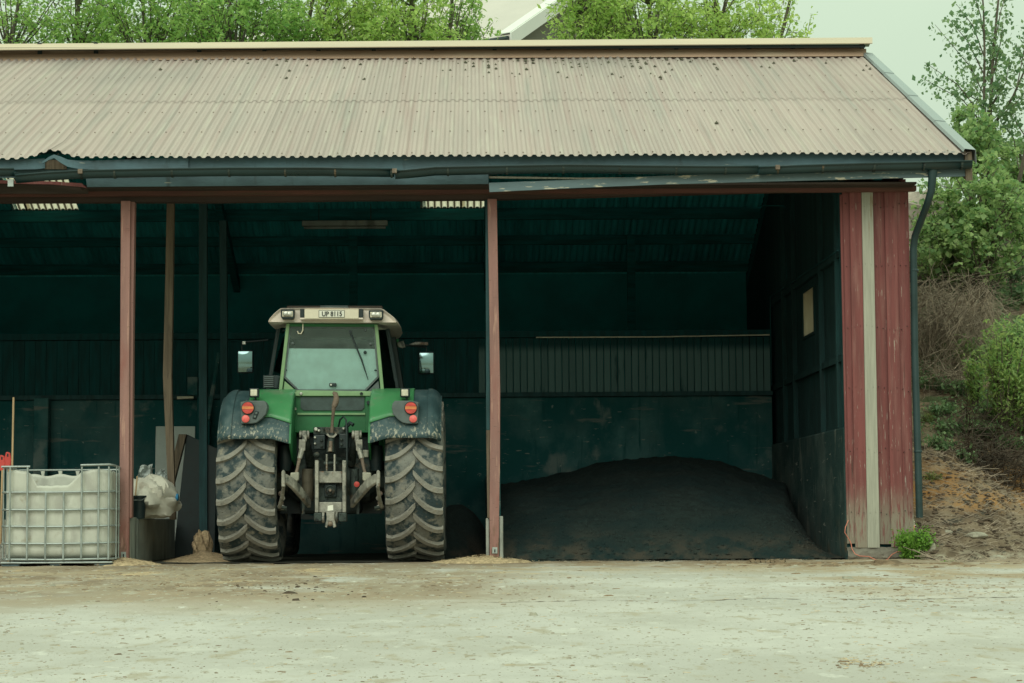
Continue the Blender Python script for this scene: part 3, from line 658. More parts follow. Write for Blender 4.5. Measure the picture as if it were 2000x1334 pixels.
# rear partition: concrete, cladding, pale pipe
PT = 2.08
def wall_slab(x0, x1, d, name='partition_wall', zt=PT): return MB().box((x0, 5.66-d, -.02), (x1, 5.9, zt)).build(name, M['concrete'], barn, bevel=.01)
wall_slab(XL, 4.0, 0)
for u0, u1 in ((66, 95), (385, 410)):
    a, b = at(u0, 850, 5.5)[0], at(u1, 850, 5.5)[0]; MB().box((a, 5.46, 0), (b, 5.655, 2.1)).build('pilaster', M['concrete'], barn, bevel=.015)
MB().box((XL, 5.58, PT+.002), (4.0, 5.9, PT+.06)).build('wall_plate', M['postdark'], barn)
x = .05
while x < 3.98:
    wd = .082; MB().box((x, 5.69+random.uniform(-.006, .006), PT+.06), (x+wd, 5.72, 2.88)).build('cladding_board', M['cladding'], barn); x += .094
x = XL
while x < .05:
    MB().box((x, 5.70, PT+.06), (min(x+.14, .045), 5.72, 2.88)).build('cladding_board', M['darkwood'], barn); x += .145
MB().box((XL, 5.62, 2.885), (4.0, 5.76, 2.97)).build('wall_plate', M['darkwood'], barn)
MB().tube([at(1047, 659, 5.58), at(1280, 658, 5.58), at(1503, 654, 5.58)], .009, 6).build('pale_pipe', M['cream'], barn)
MB().tube([at(330, 666, 5.58), at(530, 664, 5.58)], .008, 6).build('pale_pipe', M['darkwood'], barn)
# rear and left walls
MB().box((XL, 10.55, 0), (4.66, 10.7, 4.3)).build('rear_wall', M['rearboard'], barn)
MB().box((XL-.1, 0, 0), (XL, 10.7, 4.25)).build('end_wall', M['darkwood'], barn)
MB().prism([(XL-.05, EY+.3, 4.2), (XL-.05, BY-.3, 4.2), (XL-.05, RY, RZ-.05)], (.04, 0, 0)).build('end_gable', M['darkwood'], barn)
MB().prism([(4.63, EY+.45, 4.1), (4.63, BY-.3, 4.1), (4.63, RY, RZ-.05)], (.028, 0, 0)).build('gable', M['red'], barn)
# cables under the roof
MB().tube([at(1485, 402, 4.5), at(1530, 402, 4.5), at(1537, 408, 4.5), at(1537, 545, 4.5)], .006, 6).build('roof_cable', M['beam'], barn)
# red posts
def pxpost(cols, Yd, d, name, m):   # cols: (v, u0, u1)
    mb = MB(); n = len(cols)
    for i in range(n-1):
        v0, a0, b0 = cols[i]; v1, a1, b1 = cols[i+1]
        P = [at(a1, v1, Yd), at(b1, v1, Yd), at(b0, v0, Yd), at(a0, v0, Yd)]; D = np.array([0, d, 0])
        V = P + [p+D for p in P]; f = [(0, 1, 2, 3), (7, 6, 5, 4), (2, 1, 5, 6), (0, 3, 7, 4)]
        if i == 0: f.append((3, 2, 6, 7))
        if i == n-2: f.append((1, 0, 4, 5))
        mb.add(V, f)
    return mb.build(name, m, barn, bevel=.006)
pxpost([(392, 236, 254.5), (700, 234.5, 252.5), (1000, 233, 251.5), (1104, 232, 251)], -.10, .09, 'post', M['post'])
pxpost([(392, 254, 263), (640, 252, 260), (1012, 251.5, 257)], -.05, .12, 'post_backing', M['post'])
pxpost([(388, 952, 970.5), (560, 955, 973), (760, 957.5, 977), (900, 957, 976.5), (1000, 956, 975), (1088, 956.5, 974.5)], -.10, .09, 'post', M['post'])
pxpost([(388, 948, 956), (600, 949, 957), (840, 949.5, 957)], -.02, .12, 'post_backing', M['postdark'])
pxpost([(840, 949.5, 957), (1012, 952, 957)], -.03, .05, 'post_backing', M['woodpost'])
for u, v0, v1 in ((241, 1078, 1096), (966.5, 1069, 1081)):
    b = MB().pxr(u-5, v0, u+5, v1, -.112, .012).build('post_bracket', M['galv'], barn, bevel=.002)
    MB().pxr(u-1.2, v0+4, u+1.2, v1-2, -.114, .004).build('slot', M['ink'], b)
# low concrete piers by the middle post
MB().box(tuple(at(949.5, 1086, .0)), (at(956, 1086, 0)[0], .35, at(956, 1012, 0)[2])).build('concrete_pier', M['concrete_l'], barn, bevel=.01)
MB().box((at(975.5, 1086, 0)[0], -.08, 0), (at(983, 1086, 0)[0], .35, at(983, 1008, 0)[2])).build('concrete_pier', M['concrete_l'], barn, bevel=.01)
MB().box((.13, .38, 0), (.27, 5.6, 1.0)).build('bay_divider', M['concrete'], barn, bevel=.01)
# raised concrete platform of the left bay
MB().box((-6.6, .47, 0), (-3.70, 3.4, .485)).build('loading_platform', M['concrete_l'], barn, bevel=.012)
MB().box((-3.83, .0, 0), (-3.705, .467, .50)).build('loading_platform', M['concrete_l'], barn, bevel=.012)
# bare and dark timber posts inside
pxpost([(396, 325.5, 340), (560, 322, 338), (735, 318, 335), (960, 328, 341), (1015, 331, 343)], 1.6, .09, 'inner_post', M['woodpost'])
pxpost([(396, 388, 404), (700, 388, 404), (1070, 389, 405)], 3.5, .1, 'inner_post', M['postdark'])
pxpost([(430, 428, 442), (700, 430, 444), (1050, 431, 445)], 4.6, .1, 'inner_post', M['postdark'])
# downpipe
mb = MB(); dY = EY+.02
P = [at(1822, 322, dY), at(1821, 345, dY), at(1819, 372, dY+.02), at(1812, 396, dY+.1), at(1796, 438, dY+.35), at(1787, 462, dY+.47), at(1784, 485, dY+.50), at(1787, 700, dY+.5), at(1793, 900, dY+.5), at(1796, 1011, dY+.5)]
dp = mb.tube(P, [.062, .045, .040, .039, .039, .039, .039, .039, .039, .039], 14).build('downpipe', M['gutter'], barn, smooth=40)
for u, v in ((1786, 528), (1793, 882)):
    c = at(u, v, dY+.5); MB().lathe(c, 'z', [(.043, -.012), (.046, -.006), (.046, .006), (.043, .012)], 14).build('pipe_bracket', M['gutter'], dp)
# floor of the barn
gridmesh('barn_floor', np.linspace(XL, 4.6, 60), np.linspace(.10, 10.6, 40), lambda x, y: .003+fbm(x*2, y*2, 3, 5)*.004, mat('barn_floor_dirt', (.075, .075, .062), .95, 0, .3, 3, bump=.3, bsc=30), kind='structure')

# ================================================================== TRACTOR
AY, AZ, TR = .62, .90, .885            # axle depth, height, tyre radius
TX = at(643, 1000, -.2)[0]
tr = empty('tractor', (TX, AY, 0), 'muddy green farm tractor parked with its back to the open bay', 'tractor')
def T(mb, name, m, par=None, **k): return mb.build(name, m, par or tr, **k)
lugmesh = {}
def wheel(xc, width, rad, yc, name, nl, lugs=True):
    h = width/2; zc = rad
    rim = T(MB().lathe((xc, yc, zc), 'x', [(rad*.50, -h*.75), (rad*.56, -h*.8), (rad*.53, -h*.5), (rad*.35, -h*.1), (rad*.12, -h*.15), (rad*.12, h*.15), (rad*.35, h*.1), (rad*.53, h*.5), (rad*.56, h*.8), (rad*.50, h*.75)], 36), name, M['grime'], smooth=40)
    d = rad*.045
    prof = [(rad*.55, -h*.78), (rad*.68, -h*.96), (rad*.82, -h*1.03), (rad*.905, -h*.99), (rad-d-.012, -h*.93), (rad-d, -h*.75), (rad-d+.006, 0), (rad-d, h*.75), (rad-d-.012, h*.93), (rad*.905, h*.99), (rad*.82, h*1.03), (rad*.68, h*.96), (rad*.55, h*.78)]
    ty = MB().lathe((xc, yc, zc), 'x', prof, 72, cap=False)
    # bulge and flatten where it stands on the floor
    V = []
    for x, y, z in ty.v:
        q = max(0, 1-z/.30); V.append((xc+(x-xc)*(1+.07*q*(1 if z < .3 else 0)), y, max(z, .004)))
    ty.v = V; T(ty, 'tyre', M['tyre'], rim, smooth=60)
    if not lugs: return rim
    for side in (-1, 1):
        key = (side, round(width, 3), rad)
        if key not in lugmesh:
            n = 10; G = []
            for i in range(n+1):
                t = i/n                               # 0 at centre, 1 at the shoulder
                xx = side*(-.012 + t*(h*.985+.012))
                ang = .17*math.sin(t*math.pi/2*1.08)**1.0 * .60/rad*1.05  # sweep of the lug round the tyre
                ang = (.235*(1-(1-t)**2.1))
                wd = (.027+.012*(1-t) if t > .05 else .026)/rad
                rt = rad - .004 - .03*max(0, t-.8)/.2*.6; rb = rad-d-.028
                row = []
                for a_, r_ in ((ang-wd*1.5, rb), (ang-wd*.85, rt), (ang+wd*.85, rt), (ang+wd*1.5, rb)):
                    # angle 0 points to the back (-Y); growing = downwards
                    row.append((xx, -r_*math.cos(a_), -r_*math.sin(a_)))
                G.append(row)
            mb = MB(); mb.grid(G); k = len(mb.v)
            mb.f += [(0, 1, 2, 3), (k-1, k-2, k-3, k-4)]
            me = bpy.data.meshes.new('tread_lug'); me.from_pydata(mb.v, [], mb.f); me.update()
            import bmesh
            bm = bmesh.new(); bm.from_mesh(me); bmesh.ops.recalc_face_normals(bm, faces=bm.faces); bm.to_mesh(me); bm.free()
            me.shade_smooth(); me.set_sharp_from_angle(angle=R(30)); me.materials.append(M['lug']); lugmesh[key] = me
        for k in range(nl):
            o = bpy.data.objects.new('tread_lug', lugmesh[key]); scene.collection.objects.link(o); o.parent = rim
            o.location = (xc-TX, yc-AY, zc); o.rotation_euler = (2*math.pi*(k+(.5 if side > 0 else 0)+.2)/nl, 0, 0)
    return rim
WX = [(at(421, 1000, -.2)[0], at(537, 1000, -.2)[0]), (at(752, 1000, -.2)[0], at(866, 1000, -.2)[0])]
for a, b in WX: wheel((a+b)/2, (b-a), TR, AY, 'rear_wheel', 23)
for a, b in WX: wheel((a+b)/2, .50, .68, AY+2.75, 'front_wheel', 20, lugs=False)

# fenders
for s, (a, b) in zip((-1, 1), WX):
    cx = (a+b)/2
    xo = at(427 if s < 0 else 861, 800, -.1)[0]; xi = at(567 if s < 0 else 724, 800, -.1)[0]
    RF = .985
    def fr(x):           # radius falls off towards the outer edge
        t = abs(x-xo)/abs(xi-xo); return RF - .085*max(0, 1-t/.16)**2.2
    def low(x):          # angle of the lower rim: the inner end hangs a little lower
        t = abs(x-xo)/abs(xi-xo); return R(25.5 - 3.5*max(0, (t-.75)/.25))
    nx = 18
    def fgrid(x0, x1, lo, hi, off):
        G = []
        for i in range(25):
            row = []
            for j in range(nx+1):
                x = x0+(x1-x0)*j/nx; a0 = lo(x) if callable(lo) else lo; q = a0+(hi-a0)*i/24; r_ = fr(x)+off
                row.append((x, AY-r_*math.cos(q), AZ+r_*math.sin(q)))
            G.append(row)
        return MB().grid(G)
    fd = T(fgrid(xo, xi, low, R(128), 0), 'fender', M['mud'], smooth=40, thick=.012)
    # overlapping outer strip
    xs_ = at(454.5 if s < 0 else 834.5, 800, -.1)[0]
    T(fgrid(xo-.004*s*-1, xs_, lambda x: low(x)+R(.6), R(127), .012), 'fender_strip', M['mud'], fd, smooth=40, thick=.008)
    # green inner panel
    xg = at(483 if s < 0 else 807, 790, -.1)[0]
    glow = lambda x: R(41.5) - R(5.0)*max(0, abs(x-xg)/abs(xi-xg)-.55)/.45
    T(fgrid(xg, xi+.012*-s, glow, R(122), .016), 'fender_panel', M['green'], fd, smooth=40, thick=.012)
    # inner cheek of the fender
    n_ = 18; pts = [(xi, AY-RF*math.cos(q), AZ+RF*math.sin(q)) for q in [R(22)+(R(128)-R(22))*i/n_ for i in range(n_+1)]] + [(xi, AY+.5, .95), (xi, AY-.55, 1.1)]
    T(MB().prism(pts, (.02*-s, 0, 0)), 'fender_cheek', M['dgreen'], fd)
    # lamp cluster
    mir = (lambda u: u) if s < 0 else (lambda u: 643*2-u+ (1))
    hy = -.235
    poly = [(469.5, 785), (487, 782.5), (516, 782.5), (520.5, 788), (522, 797), (519, 809), (511, 818), (501, 825.5), (492, 827.5), (471, 827.5)]
    pp = [(mir(u), v) for u, v in poly]
    hs = T(MB().px(pp, hy, .22), 'lamp_housing', M['lampgrey'], bevel=.008)
    c = at(mir(484.5), 797, hy); r_ = .066
    MB().lathe(c, 'y', [(r_*1.06, .0), (r_*1.06, -.018), (r_*.99, -.022)], 28).build('tail_lamp_ring', M['black'], hs)
    for z0, z1, mm in ((.30, 1, 'redlens'), (-.22, .27, 'orangelens'), (-1, -.25, 'redlens')):
        pts = []
        for k in range(25):
            zz = -1+2*k/24
            if z0 <= zz <= z1: pts.append((math.sqrt(max(0, 1-zz*zz)), zz))
        zz0, zz1 = max(z0, -.999), min(z1, .999)
        pr = [(math.sqrt(1-zz0*zz0), zz0)] + pts + [(math.sqrt(1-zz1*zz1), zz1)]
        loop = [(c[0]+x*r_*.93, hy-.034, c[2]+z*r_*.93) for x, z in pr] + [(c[0]-x*r_*.93, hy-.034, c[2]+z*r_*.93) for x, z in reversed(pr) if x > 1e-3]
        MB().prism(loop, (0, .03, 0)).build('tail_lamp', M[mm], hs)
    c = at(mir(480), 818, hy); MB().lathe(c, 'y', [(.041, .0), (.041, -.014), (.034, -.020), (.0, -.021)], 24).build('reflector', M['reflector'], hs, smooth=40)
    if s < 0:
        c = at(499.5, 810.5, hy); mt_ = Matrix.Rotation(R(22), 3, 'Y')
        MB().obox((c[0], hy-.004, c[2]), (.042, .016, .09), mt_).build('indicator_frame', M['black'], hs, bevel=.012)
        for dz in (.02, -.02):
            q = mt_ @ Vector((0, 0, dz)); MB().lathe((c[0]+q.x, hy-.012, c[2]+q.z), 'y', [(.013, 0), (.013, -.006), (.008, -.008)], 12).build('socket', M['lampgrey'], hs)
    # small square work lamp on a stalk
    um = mir(496); ly = -.02
    wl = T(MB().pxr(um-9.5, 758, um+9.5, 776, ly, .09), 'work_lamp', M['black'], bevel=.012)
    MB().pxr(um-7.2, 760.5, um+6.2, 773.5, ly-.008, .02).build('lens', M['lens'], wl, bevel=.008)
    MB().tube([at(um+3, 776, ly+.04), at(um+3, 786, ly+.06)], .012, 8).build('stalk', M['black'], wl)

# cab
CY = .50
def quad(mb, P, d): return mb.prism(P, d)
Xc = lambda u, v, Y: at(u, v, Y)
# roof: rounded shell lofted from the rear to the front
def roof_sec(Y, grow, drop):
    base = [(526, 630.5), (528.5, 624.5), (537, 615), (547.5, 606), (552, 604.2), (600, 603.6), (643, 603.2), (690, 603.8), (744, 604.5), (750, 606.5), (767.5, 620), (773.5, 627.5), (775.5, 631.5), (700, 632), (600, 631.5)]
    P = []
    for u, v in base:
        p = at(u, v, CY); x = TX + (p[0]-TX)*(1+grow); P.append((x, Y, p[2]-drop*(1 if v < 622 else .25)))
    return P
secs = [(CY-.10, -.03, .02), (CY-.13, 0, 0), (CY+.05, .02, -.004), (CY+.7, .035, -.03), (CY+1.35, .02, -.02), (CY+1.72, -.03, .03), (CY+1.8, -.08, .09)]
mb = MB(); S = [roof_sec(*s_) for s_ in secs]; n = len(S[0]); base = 0
V = [p for s_ in S for p in s_]
F = [(i*n+j, i*n+(j+1) % n, (i+1)*n+(j+1) % n, (i+1)*n+j) for i in range(len(S)-1) for j in range(n)] + [tuple(range(n)), tuple(range(len(V)-1, len(V)-n-1, -1))]
roof = T(mb.add(V, F), 'cab_roof', M['cabwhite'], smooth=35, bevel=.006)
MB().pxr(560, 597, 747, 606, CY+.45, .7).build('roof_hatch', mat('roof_hatch_brown', (.075, .06, .05), .7), roof, bevel=.01)
MB().pxr(625, 596.5, 680, 606, CY+.38, .06).build('roof_vent_block', M['lampgrey'], roof, bevel=.006)
bx = T(MB().pxr(594.5, 603.8, 700.5, 622.5, CY-.20, .10), 'plate_box', M['cream'], roof, bevel=.006)
for u0, u1 in ((586, 594), (701, 709)): MB().pxr(u0, 603.5, u1, 620, CY-.195, .09).build('end_block', M['black'], roof, bevel=.005)
MB().pxr(586, 620.5, 709, 623.5, CY-.19, .07).build('box_lip', M['cabwhite'], roof)
PY = CY-.20
pl = MB().pxr(622.5, 606, 673, 620, PY-.006, .008).build('number_plate', M['ink'], bx)
MB().pxr(623.4, 606.8, 672.2, 619.2, PY-.009, .006).build('plate_face', M['platewhite'], bx)
fc = bpy.data.curves.new('plate_text', 'FONT'); fc.body = 'UP 8115'; fc.size = 1.0; fc.align_x = 'CENTER'; fc.align_y = 'CENTER'; fc.extrude = .003; fc.offset = .022
fo = bpy.data.objects.new('tmp_text', fc); scene.collection.objects.link(fo); bpy.context.view_layer.update()
dg = bpy.context.evaluated_depsgraph_get(); tm = bpy.data.meshes.new_from_object(fo.evaluated_get(dg)); bpy.data.objects.remove(fo); tm.name = 'lettering'
co = np.array([v.co[:] for v in tm.vertices]); co[:, :2] -= (co[:, :2].max(0)+co[:, :2].min(0))/2
pc = at(648.3, 613, PY-.012); wtx = at(668, 613, PY)[0]-at(629, 613, PY)[0]; htx = at(0, 608.3, PY)[2]-at(0, 618, PY)[2]
sx, sz = wtx/np.ptp(co[:, 0]), htx/np.ptp(co[:, 1])
tm.vertices.foreach_set('co', np.stack([pc[0]-TX+co[:, 0]*sx, pc[1]-AY-co[:, 2]*.4, pc[2]+co[:, 1]*sz], -1).astype(np.float32).ravel()); tm.update()
tm.materials.clear(); tm.materials.append(M['ink']); to = bpy.data.objects.new('lettering', tm); scene.collection.objects.link(to); to.parent = bx
for u0, u1, v0 in ((548, 575, 604.5), (720, 748.5, 606)):
    lb = T(MB().px([(u0, v0), (u1, v0), (u1-.5, v0+14), (u1-3, v0+18.5), (u0+3, v0+18.5), (u0+.5, v0+14)], CY-.20, .10), 'roof_lamp', M['black'], bevel=.008)
    MB().pxr(u0+3, v0+3, u1-3, v0+14, CY-.206, .02).build('lens', M['lens'], lb, bevel=.006)
    for k in (.33, .67):
        c = at(u0+3+(u1-u0-6)*k, v0+8.7, CY-.207); MB().lathe(c, 'y', [(.030, .004), (.030, -.005), (.022, -.010), (.0, -.011)], 16).build('bulb_reflector', M['chrome'], lb, smooth=50)
# rear pillars, bars
def bar(name, m, pts, w_, Yd, d, par=None):   # bar following a px polyline, of width w_ px
    mb = MB()
    for (u0, v0), (u1, v1) in zip(pts[:-1], pts[1:]):
        L_ = math.hypot(u1-u0, v1-v0); nx_, ny_ = -(v1-v0)/L_*w_/2, (u1-u0)/L_*w_/2
        mb.px([(u0+nx_, v0+ny_), (u1+nx_, v1+ny_), (u1-nx_, v1-ny_), (u0-nx_, v0-ny_)], Yd, d)
    return T(mb, name, m, par, bevel=.004)
bar('rear_pillar', M['lgreen'], [(562.5, 632), (547.5, 764)], 6.5, CY-.03, .09)
bar('rear_pillar', M['lgreen'], [(734.5, 634), (747, 766)], 6.5, CY-.03, .09)
bar('window_crossbar', M['dgreen'], [(560, 634.5), (738, 635.5)], 6, CY-.02, .08)
bar('cab_sill', M['lgreen'], [(520, 764), (775, 767)], 5, CY-.06, .1)
# rear window
glp = [(567, 639), (730.5, 639.5), (738.5, 736), (713, 762.5), (582.5, 762), (555.5, 736)]
gw = T(MB().px(glp, CY, .006), 'rear_window', M['glass'])
fr_ = MB()
for (u0, v0), (u1, v1) in zip(glp, glp[1:]+glp[:1]):
    L_ = math.hypot(u1-u0, v1-v0); nx_, ny_ = -(v1-v0)/L_*1.7, (u1-u0)/L_*1.7
    fr_.px([(u0-nx_, v0-ny_), (u1-nx_, v1-ny_), (u1+nx_, v1+ny_), (u0+nx_, v0+ny_)], CY-.010, .022)
fr_.build('window_seal', M['lampgrey'], gw)
MB().px([(563, 680.5), (733.5, 681.5), (737.5, 735), (712.5, 760.5), (583.5, 760.5), (557.5, 735.5)], CY+.02, .006).build('lower_panel', M['panel'], gw)
T(MB().px([(556, 744), (580, 765), (553, 765)], CY+.004, .02), 'corner_plate', M['lgreen']); T(MB().px([(739, 744), (742, 766), (716, 766)], CY+.004, .02), 'corner_plate', M['lampgrey'])
wp = MB().tube([at(685, 652, CY-.03), at(706, 702, CY-.035), at(719, 742, CY-.025)], [.010, .009, .004], 6); wp = wp.build('wiper', M['black'], gw)
MB().lathe(at(684.5, 648, CY-.01), 'y', [(.018, 0), (.018, -.03)], 12).build('wiper_pivot', M['black'], wp)
hd = MB().pxr(643, 748, 657, 755, CY-.03, .03).build('window_handle', M['black'], gw, bevel=.008)
MB().lathe(at(646.5, 751.5, CY-.03), 'y', [(.010, 0), (.010, -.012)], 10).build('lock', M['chrome'], hd)
for u, v in ((571.5, 671), (723.5, 672), (713.5, 645), (581, 647)): MB().lathe(at(u, v, CY-.002), 'y', [(.017, 0), (.017, -.012), (.008, -.02)], 12).build('hinge_knob', M['lampgrey'], gw)
MB().lathe(at(713.2, 688.5, CY-.002), 'y', [(.019, 0), (.019, -.012), (.008, -.02)], 12).build('hinge_knob', M['black'], gw)
MB().tube([at(591.5, 632, CY-.06), at(591.5, 645, CY-.06), at(588, 652, CY-.05), at(583, 651.5, CY-.03), at(581, 647, CY-.02)], .007, 6).build('washer_hose', M['cream'], gw)
# corner windows beside the pillars, running forward into the cab sides
for s in (-1, 1):
    f_ = (lambda u: u) if s < 0 else (lambda u: 2*646-u)
    a, b, c, d = at(f_(559), 637, CY), at(f_(537.5), 637, CY), at(f_(517.5), 758, CY), at(f_(545), 758, CY)
    b2, c2 = b+np.array([0, .35, 0]), c+np.array([0, .35, 0])
    b3, c3 = b2+np.array([-.01*-s, 1.2, 0])*1, c2+np.array([-.01*-s, 1.2, 0])
    sw = T(MB().add([a, b2, c2, d, a+[0, .006, 0], b2+[0, .006, 0], c2+[0, .006, 0], d+[0, .006, 0]], [(0, 1, 2, 3), (4, 5, 6, 7)]), 'corner_window', M['darkglass'])
    T(MB().add([b2, b3, c3, c2], [(0, 1, 2, 3)]), 'side_window', M['darkglass'])
    MB().tube([b2, c2], .022, 8).build('window_post', M['black'], sw)
    for v in (645, 723): MB().tube([at(f_(560), v, CY-.01), at(f_(552), v+1, CY+.04)], .008, 6).build('hinge', M['black'], sw)
    # lower cab side
    lo = at(f_(517.5), 758, CY)
    T(MB().hexa([(lo[0], CY+.34, 1.05), (lo[0]+.04*-s, CY+.34, 1.05), (lo[0]+.04*-s, CY+.34, lo[2]), (lo[0], CY+.34, lo[2]), (lo[0], CY+1.6, 1.05), (lo[0]+.04*-s, CY+1.6, 1.05), (lo[0]+.04*-s, CY+1.6, lo[2]), (lo[0], CY+1.6, lo[2])]), 'cab_side', M['dgreen'])
    T(MB().tube([b3, c3, (c3[0], c3[1], 1.05)], .04, 8), 'front_pillar', M['black'])
# louvre at the left rear corner
lv = T(MB().pxr(514, 733, 545, 758, CY+.10, .02), 'air_louvre', M['black'])
for k in range(6): MB().pxr(516, 735+k*3.8, 534, 737+k*3.8, CY+.075, .03).build('louvre_slat', M['lampgrey'], lv)
fw_a, fw_b = at(540, 640, CY+1.6), at(748, 640, CY+1.6)
T(MB().add([(TX-.62, CY+1.62, 2.6), (TX+.62, CY+1.62, 2.6), (TX+.66, CY+1.75, 1.3), (TX-.66, CY+1.75, 1.3)], [(0, 1, 2, 3)]), 'windscreen', M['darkglass'])
T(MB().box((TX-.72, CY+.2, 1.0), (TX+.72, CY+1.6, 1.1)), 'cab_floor', M['black'])
T(MB().box((TX-.24, CY+.45, 1.35), (TX+.24, CY+.57, 2.15)), 'seat_back', M['seat'], bevel=.05); T(MB().box((TX-.25, CY+.45, 1.25), (TX+.25, CY+.95, 1.40)), 'seat_cushion', M['seat'], bevel=.05)
mb = MB(); ring = [(TX+.2*math.cos(q), CY+1.15+.1*math.sin(q), 1.80+.17*math.sin(q)) for q in np.linspace(0, 2*math.pi, 25)]
T(mb.tube(ring, .014, 6), 'steering_wheel', M['black'])
# bonnet and engine ahead of the cab
def bsec(y, wd, z0, z1): return [(TX-wd, y, z0), (TX+wd, y, z0), (TX+wd, y, z1-.12), (TX+wd*.8, y, z1), (TX-wd*.8, y, z1), (TX-wd, y, z1-.12)]
S = [bsec(CY+1.7, .48, 1.0, 1.75), bsec(CY+3.2, .44, .95, 1.65), bsec(CY+3.9, .40, .95, 1.5), bsec(CY+4.0, .34, 1.0, 1.38)]
V = [p for s_ in S for p in s_]; F = [(i*6+j, i*6+(j+1) % 6, (i+1)*6+(j+1) % 6, (i+1)*6+j) for i in range(3) for j in range(6)] + [(0, 1, 2, 3, 4, 5), (23, 22, 21, 20, 19, 18)]
T(MB().add(V, F), 'bonnet', M['green'], bevel=.02)
T(MB().box((TX-.3, AY+.2, .55), (TX+.3, CY+3.8, 1.02)), 'gearbox_and_engine', M['grime'], bevel=.03)
T(MB().box((TX-.95, AY+2.68, .58), (TX+.95, AY+2.82, .76)), 'front_axle', M['grime'], bevel=.02)
T(MB().lathe((TX-1.0, AY, AZ), 'x', [(.16, 0), (.16, .5), (.26, .6), (.28, 1.0), (.26, 1.4), (.16, 1.5), (.16, 2.0)], 24), 'rear_axle', M['grime'], smooth=40)
# mirrors
for s in (-1, 1):
    my = CY+1.55
    if s < 0: u0, u1, v0, v1 = 463, 495, 683.5, 729
    else: u0, u1, v0, v1 = 817, 848.5, 686.5, 731
    mr_ = T(MB().pxr(u0, v0, u1, v1, my, .06), 'mirror', M['black'], bevel=.02, seg=3)
    # glass turned slightly outward
    G = []; pa, pb = at(u0+2.5, v1-2.5, my-.012), at(u1-2.5, v0+3, my-.012)
    for i in range(13):
        row = []
        for j in range(13):
            a_, b_ = -1+i/6, -1+j/6; row.append((pa[0]+(pb[0]-pa[0])*i/12, my-.012-.016*(1-(a_*a_*.5+b_*b_)/1.5)-.004*b_, pa[2]+(pb[2]-pa[2])*j/12))
        G.append(row)
    MB().grid(G).build('mirror_glass', M['mirror'], mr_, smooth=60)
    um = (u0+u1)/2
    if s < 0: T(MB().tube([at(um-6, v0, my+.03), at(um-7, 669, my+.03), at(524, 664, my+.02)], .012, 8), 'mirror_arm', M['black']); T(MB().pxr(473, 666, 480, 673, my, .04), 'mirror_clamp', M['chrome'], bevel=.006)
    else:
        T(MB().tube([at(um, v0, my+.03), at(um, 678, my+.03), at(770, 672, my+.02)], .012, 8), 'mirror_arm', M['black'])
        T(MB().tube([at(800, 673, my-.02), at(812, 671, my-.02), at(836, 671.5, my-.02)], [.010, .022, .02], 8), 'mirror_arm_cover', M['iron'])
        T(MB().px([(776, 668), (788, 665), (792, 678), (786, 680), (777, 677)], my-.03, .05), 'mirror_clamp', M['iron'], bevel=.006)
        T(MB().pxr(770, 662, 779, 678, my, .05), 'mirror_bracket', M['dgreen'], bevel=.004)

# rear body under the cab
BYD = .30
T(MB().pxr(566, 766, 726, 845, BYD+.06, .3), 'rear_body', M['dgreen'], bevel=.01)
T(MB().pxr(566, 765, 726, 773.5, BYD+.02, .06), 'rear_body_rail', M['lgreen'], bevel=.006)
for u in (588, 706): T(MB().lathe(at(u, 769, BYD+.02), 'y', [(.017, 0), (.017, -.012), (.01, -.016)], 12), 'bolt', M['chrome'] if u < 600 else M['grime'])
T(MB().px([(587, 775.5), (711.5, 775.5), (711.5, 796), (706, 801.5), (593, 801.5), (587, 796)], BYD+.045, .02), 'rear_screen', mat('dusty_dark_glass', (.05, .075, .072), .5, 0, .25, 12, bump=.1, bsc=120))
T(MB().pxr(581, 806.5, 713.5, 810.5, BYD+.04, .03), 'pale_strip', M['lgreen'], bevel=.003)
for u in (573, 720): T(MB().pxr(u-6, 774, u+6, 845, BYD+.03, .05), 'body_post', M['dgreen'], bevel=.006)
T(MB().pxr(567.5, 775, 577, 805, BYD-.02, .06), 'connector_box', M['black'], bevel=.006); T(MB().px([(566, 799), (578, 796), (579, 800), (568, 804)], BYD-.04, .04), 'bracket_tab', M['iron'])
T(MB().pxr(566.5, 834, 572.5, 862, BYD-.05, .03), 'yellow_lever', M['yellow'], bevel=.01)
T(MB().lathe(at(719.5, 786.5, BYD+.02), 'y', [(.02, .0), (.02, -.03)], 12), 'plug', M['black'])
# gearbox housing between the wheels
T(MB().pxr(556, 846, 736, 935, BYD+.18, .5), 'gearbox_housing', M['grimedark'], bevel=.04)
T(MB().pxr(585, 905, 705, 1004, BYD+.12, .5), 'axle_housing', M['grimedark'], bevel=.04)
T(MB().pxr(547, 905, 745, 1003, BYD+.45, .1), 'dark_backplate', M['black'])
# top link
tl = T(MB().tube([at(648, 846, -.02), at(649, 825, -.03), at(651, 805, -.05), at(652.5, 790, -.06)], [.020, .015, .019, .024], 10), 'top_link', M['rust'])
MB().tube([at(652.5, 794, -.06), at(655.5, 786, -.065), at(657, 777, -.07), at(655, 769, -.075), at(650, 766.5, -.08)], [.028, .034, .030, .026, .016], 10).build('hook', M['rust'], tl, smooth=40)
MB().tube([at(646, 884, -.05), at(646.5, 862, -.03), at(648, 846, -.02)], [.045, .038, .030], 12).build('sleeve', M['grime'], tl, smooth=40)
MB().tube([at(645, 882, -.10), at(646, 862, -.075)], [.022, .018], 10).build('rod_end', M['rust'], tl)
MB().px([(637, 849), (643, 854), (652, 855), (658, 849), (656, 845), (651, 851), (644, 851), (640, 846)], -.07, .02).build('collar', M['iron'], tl)
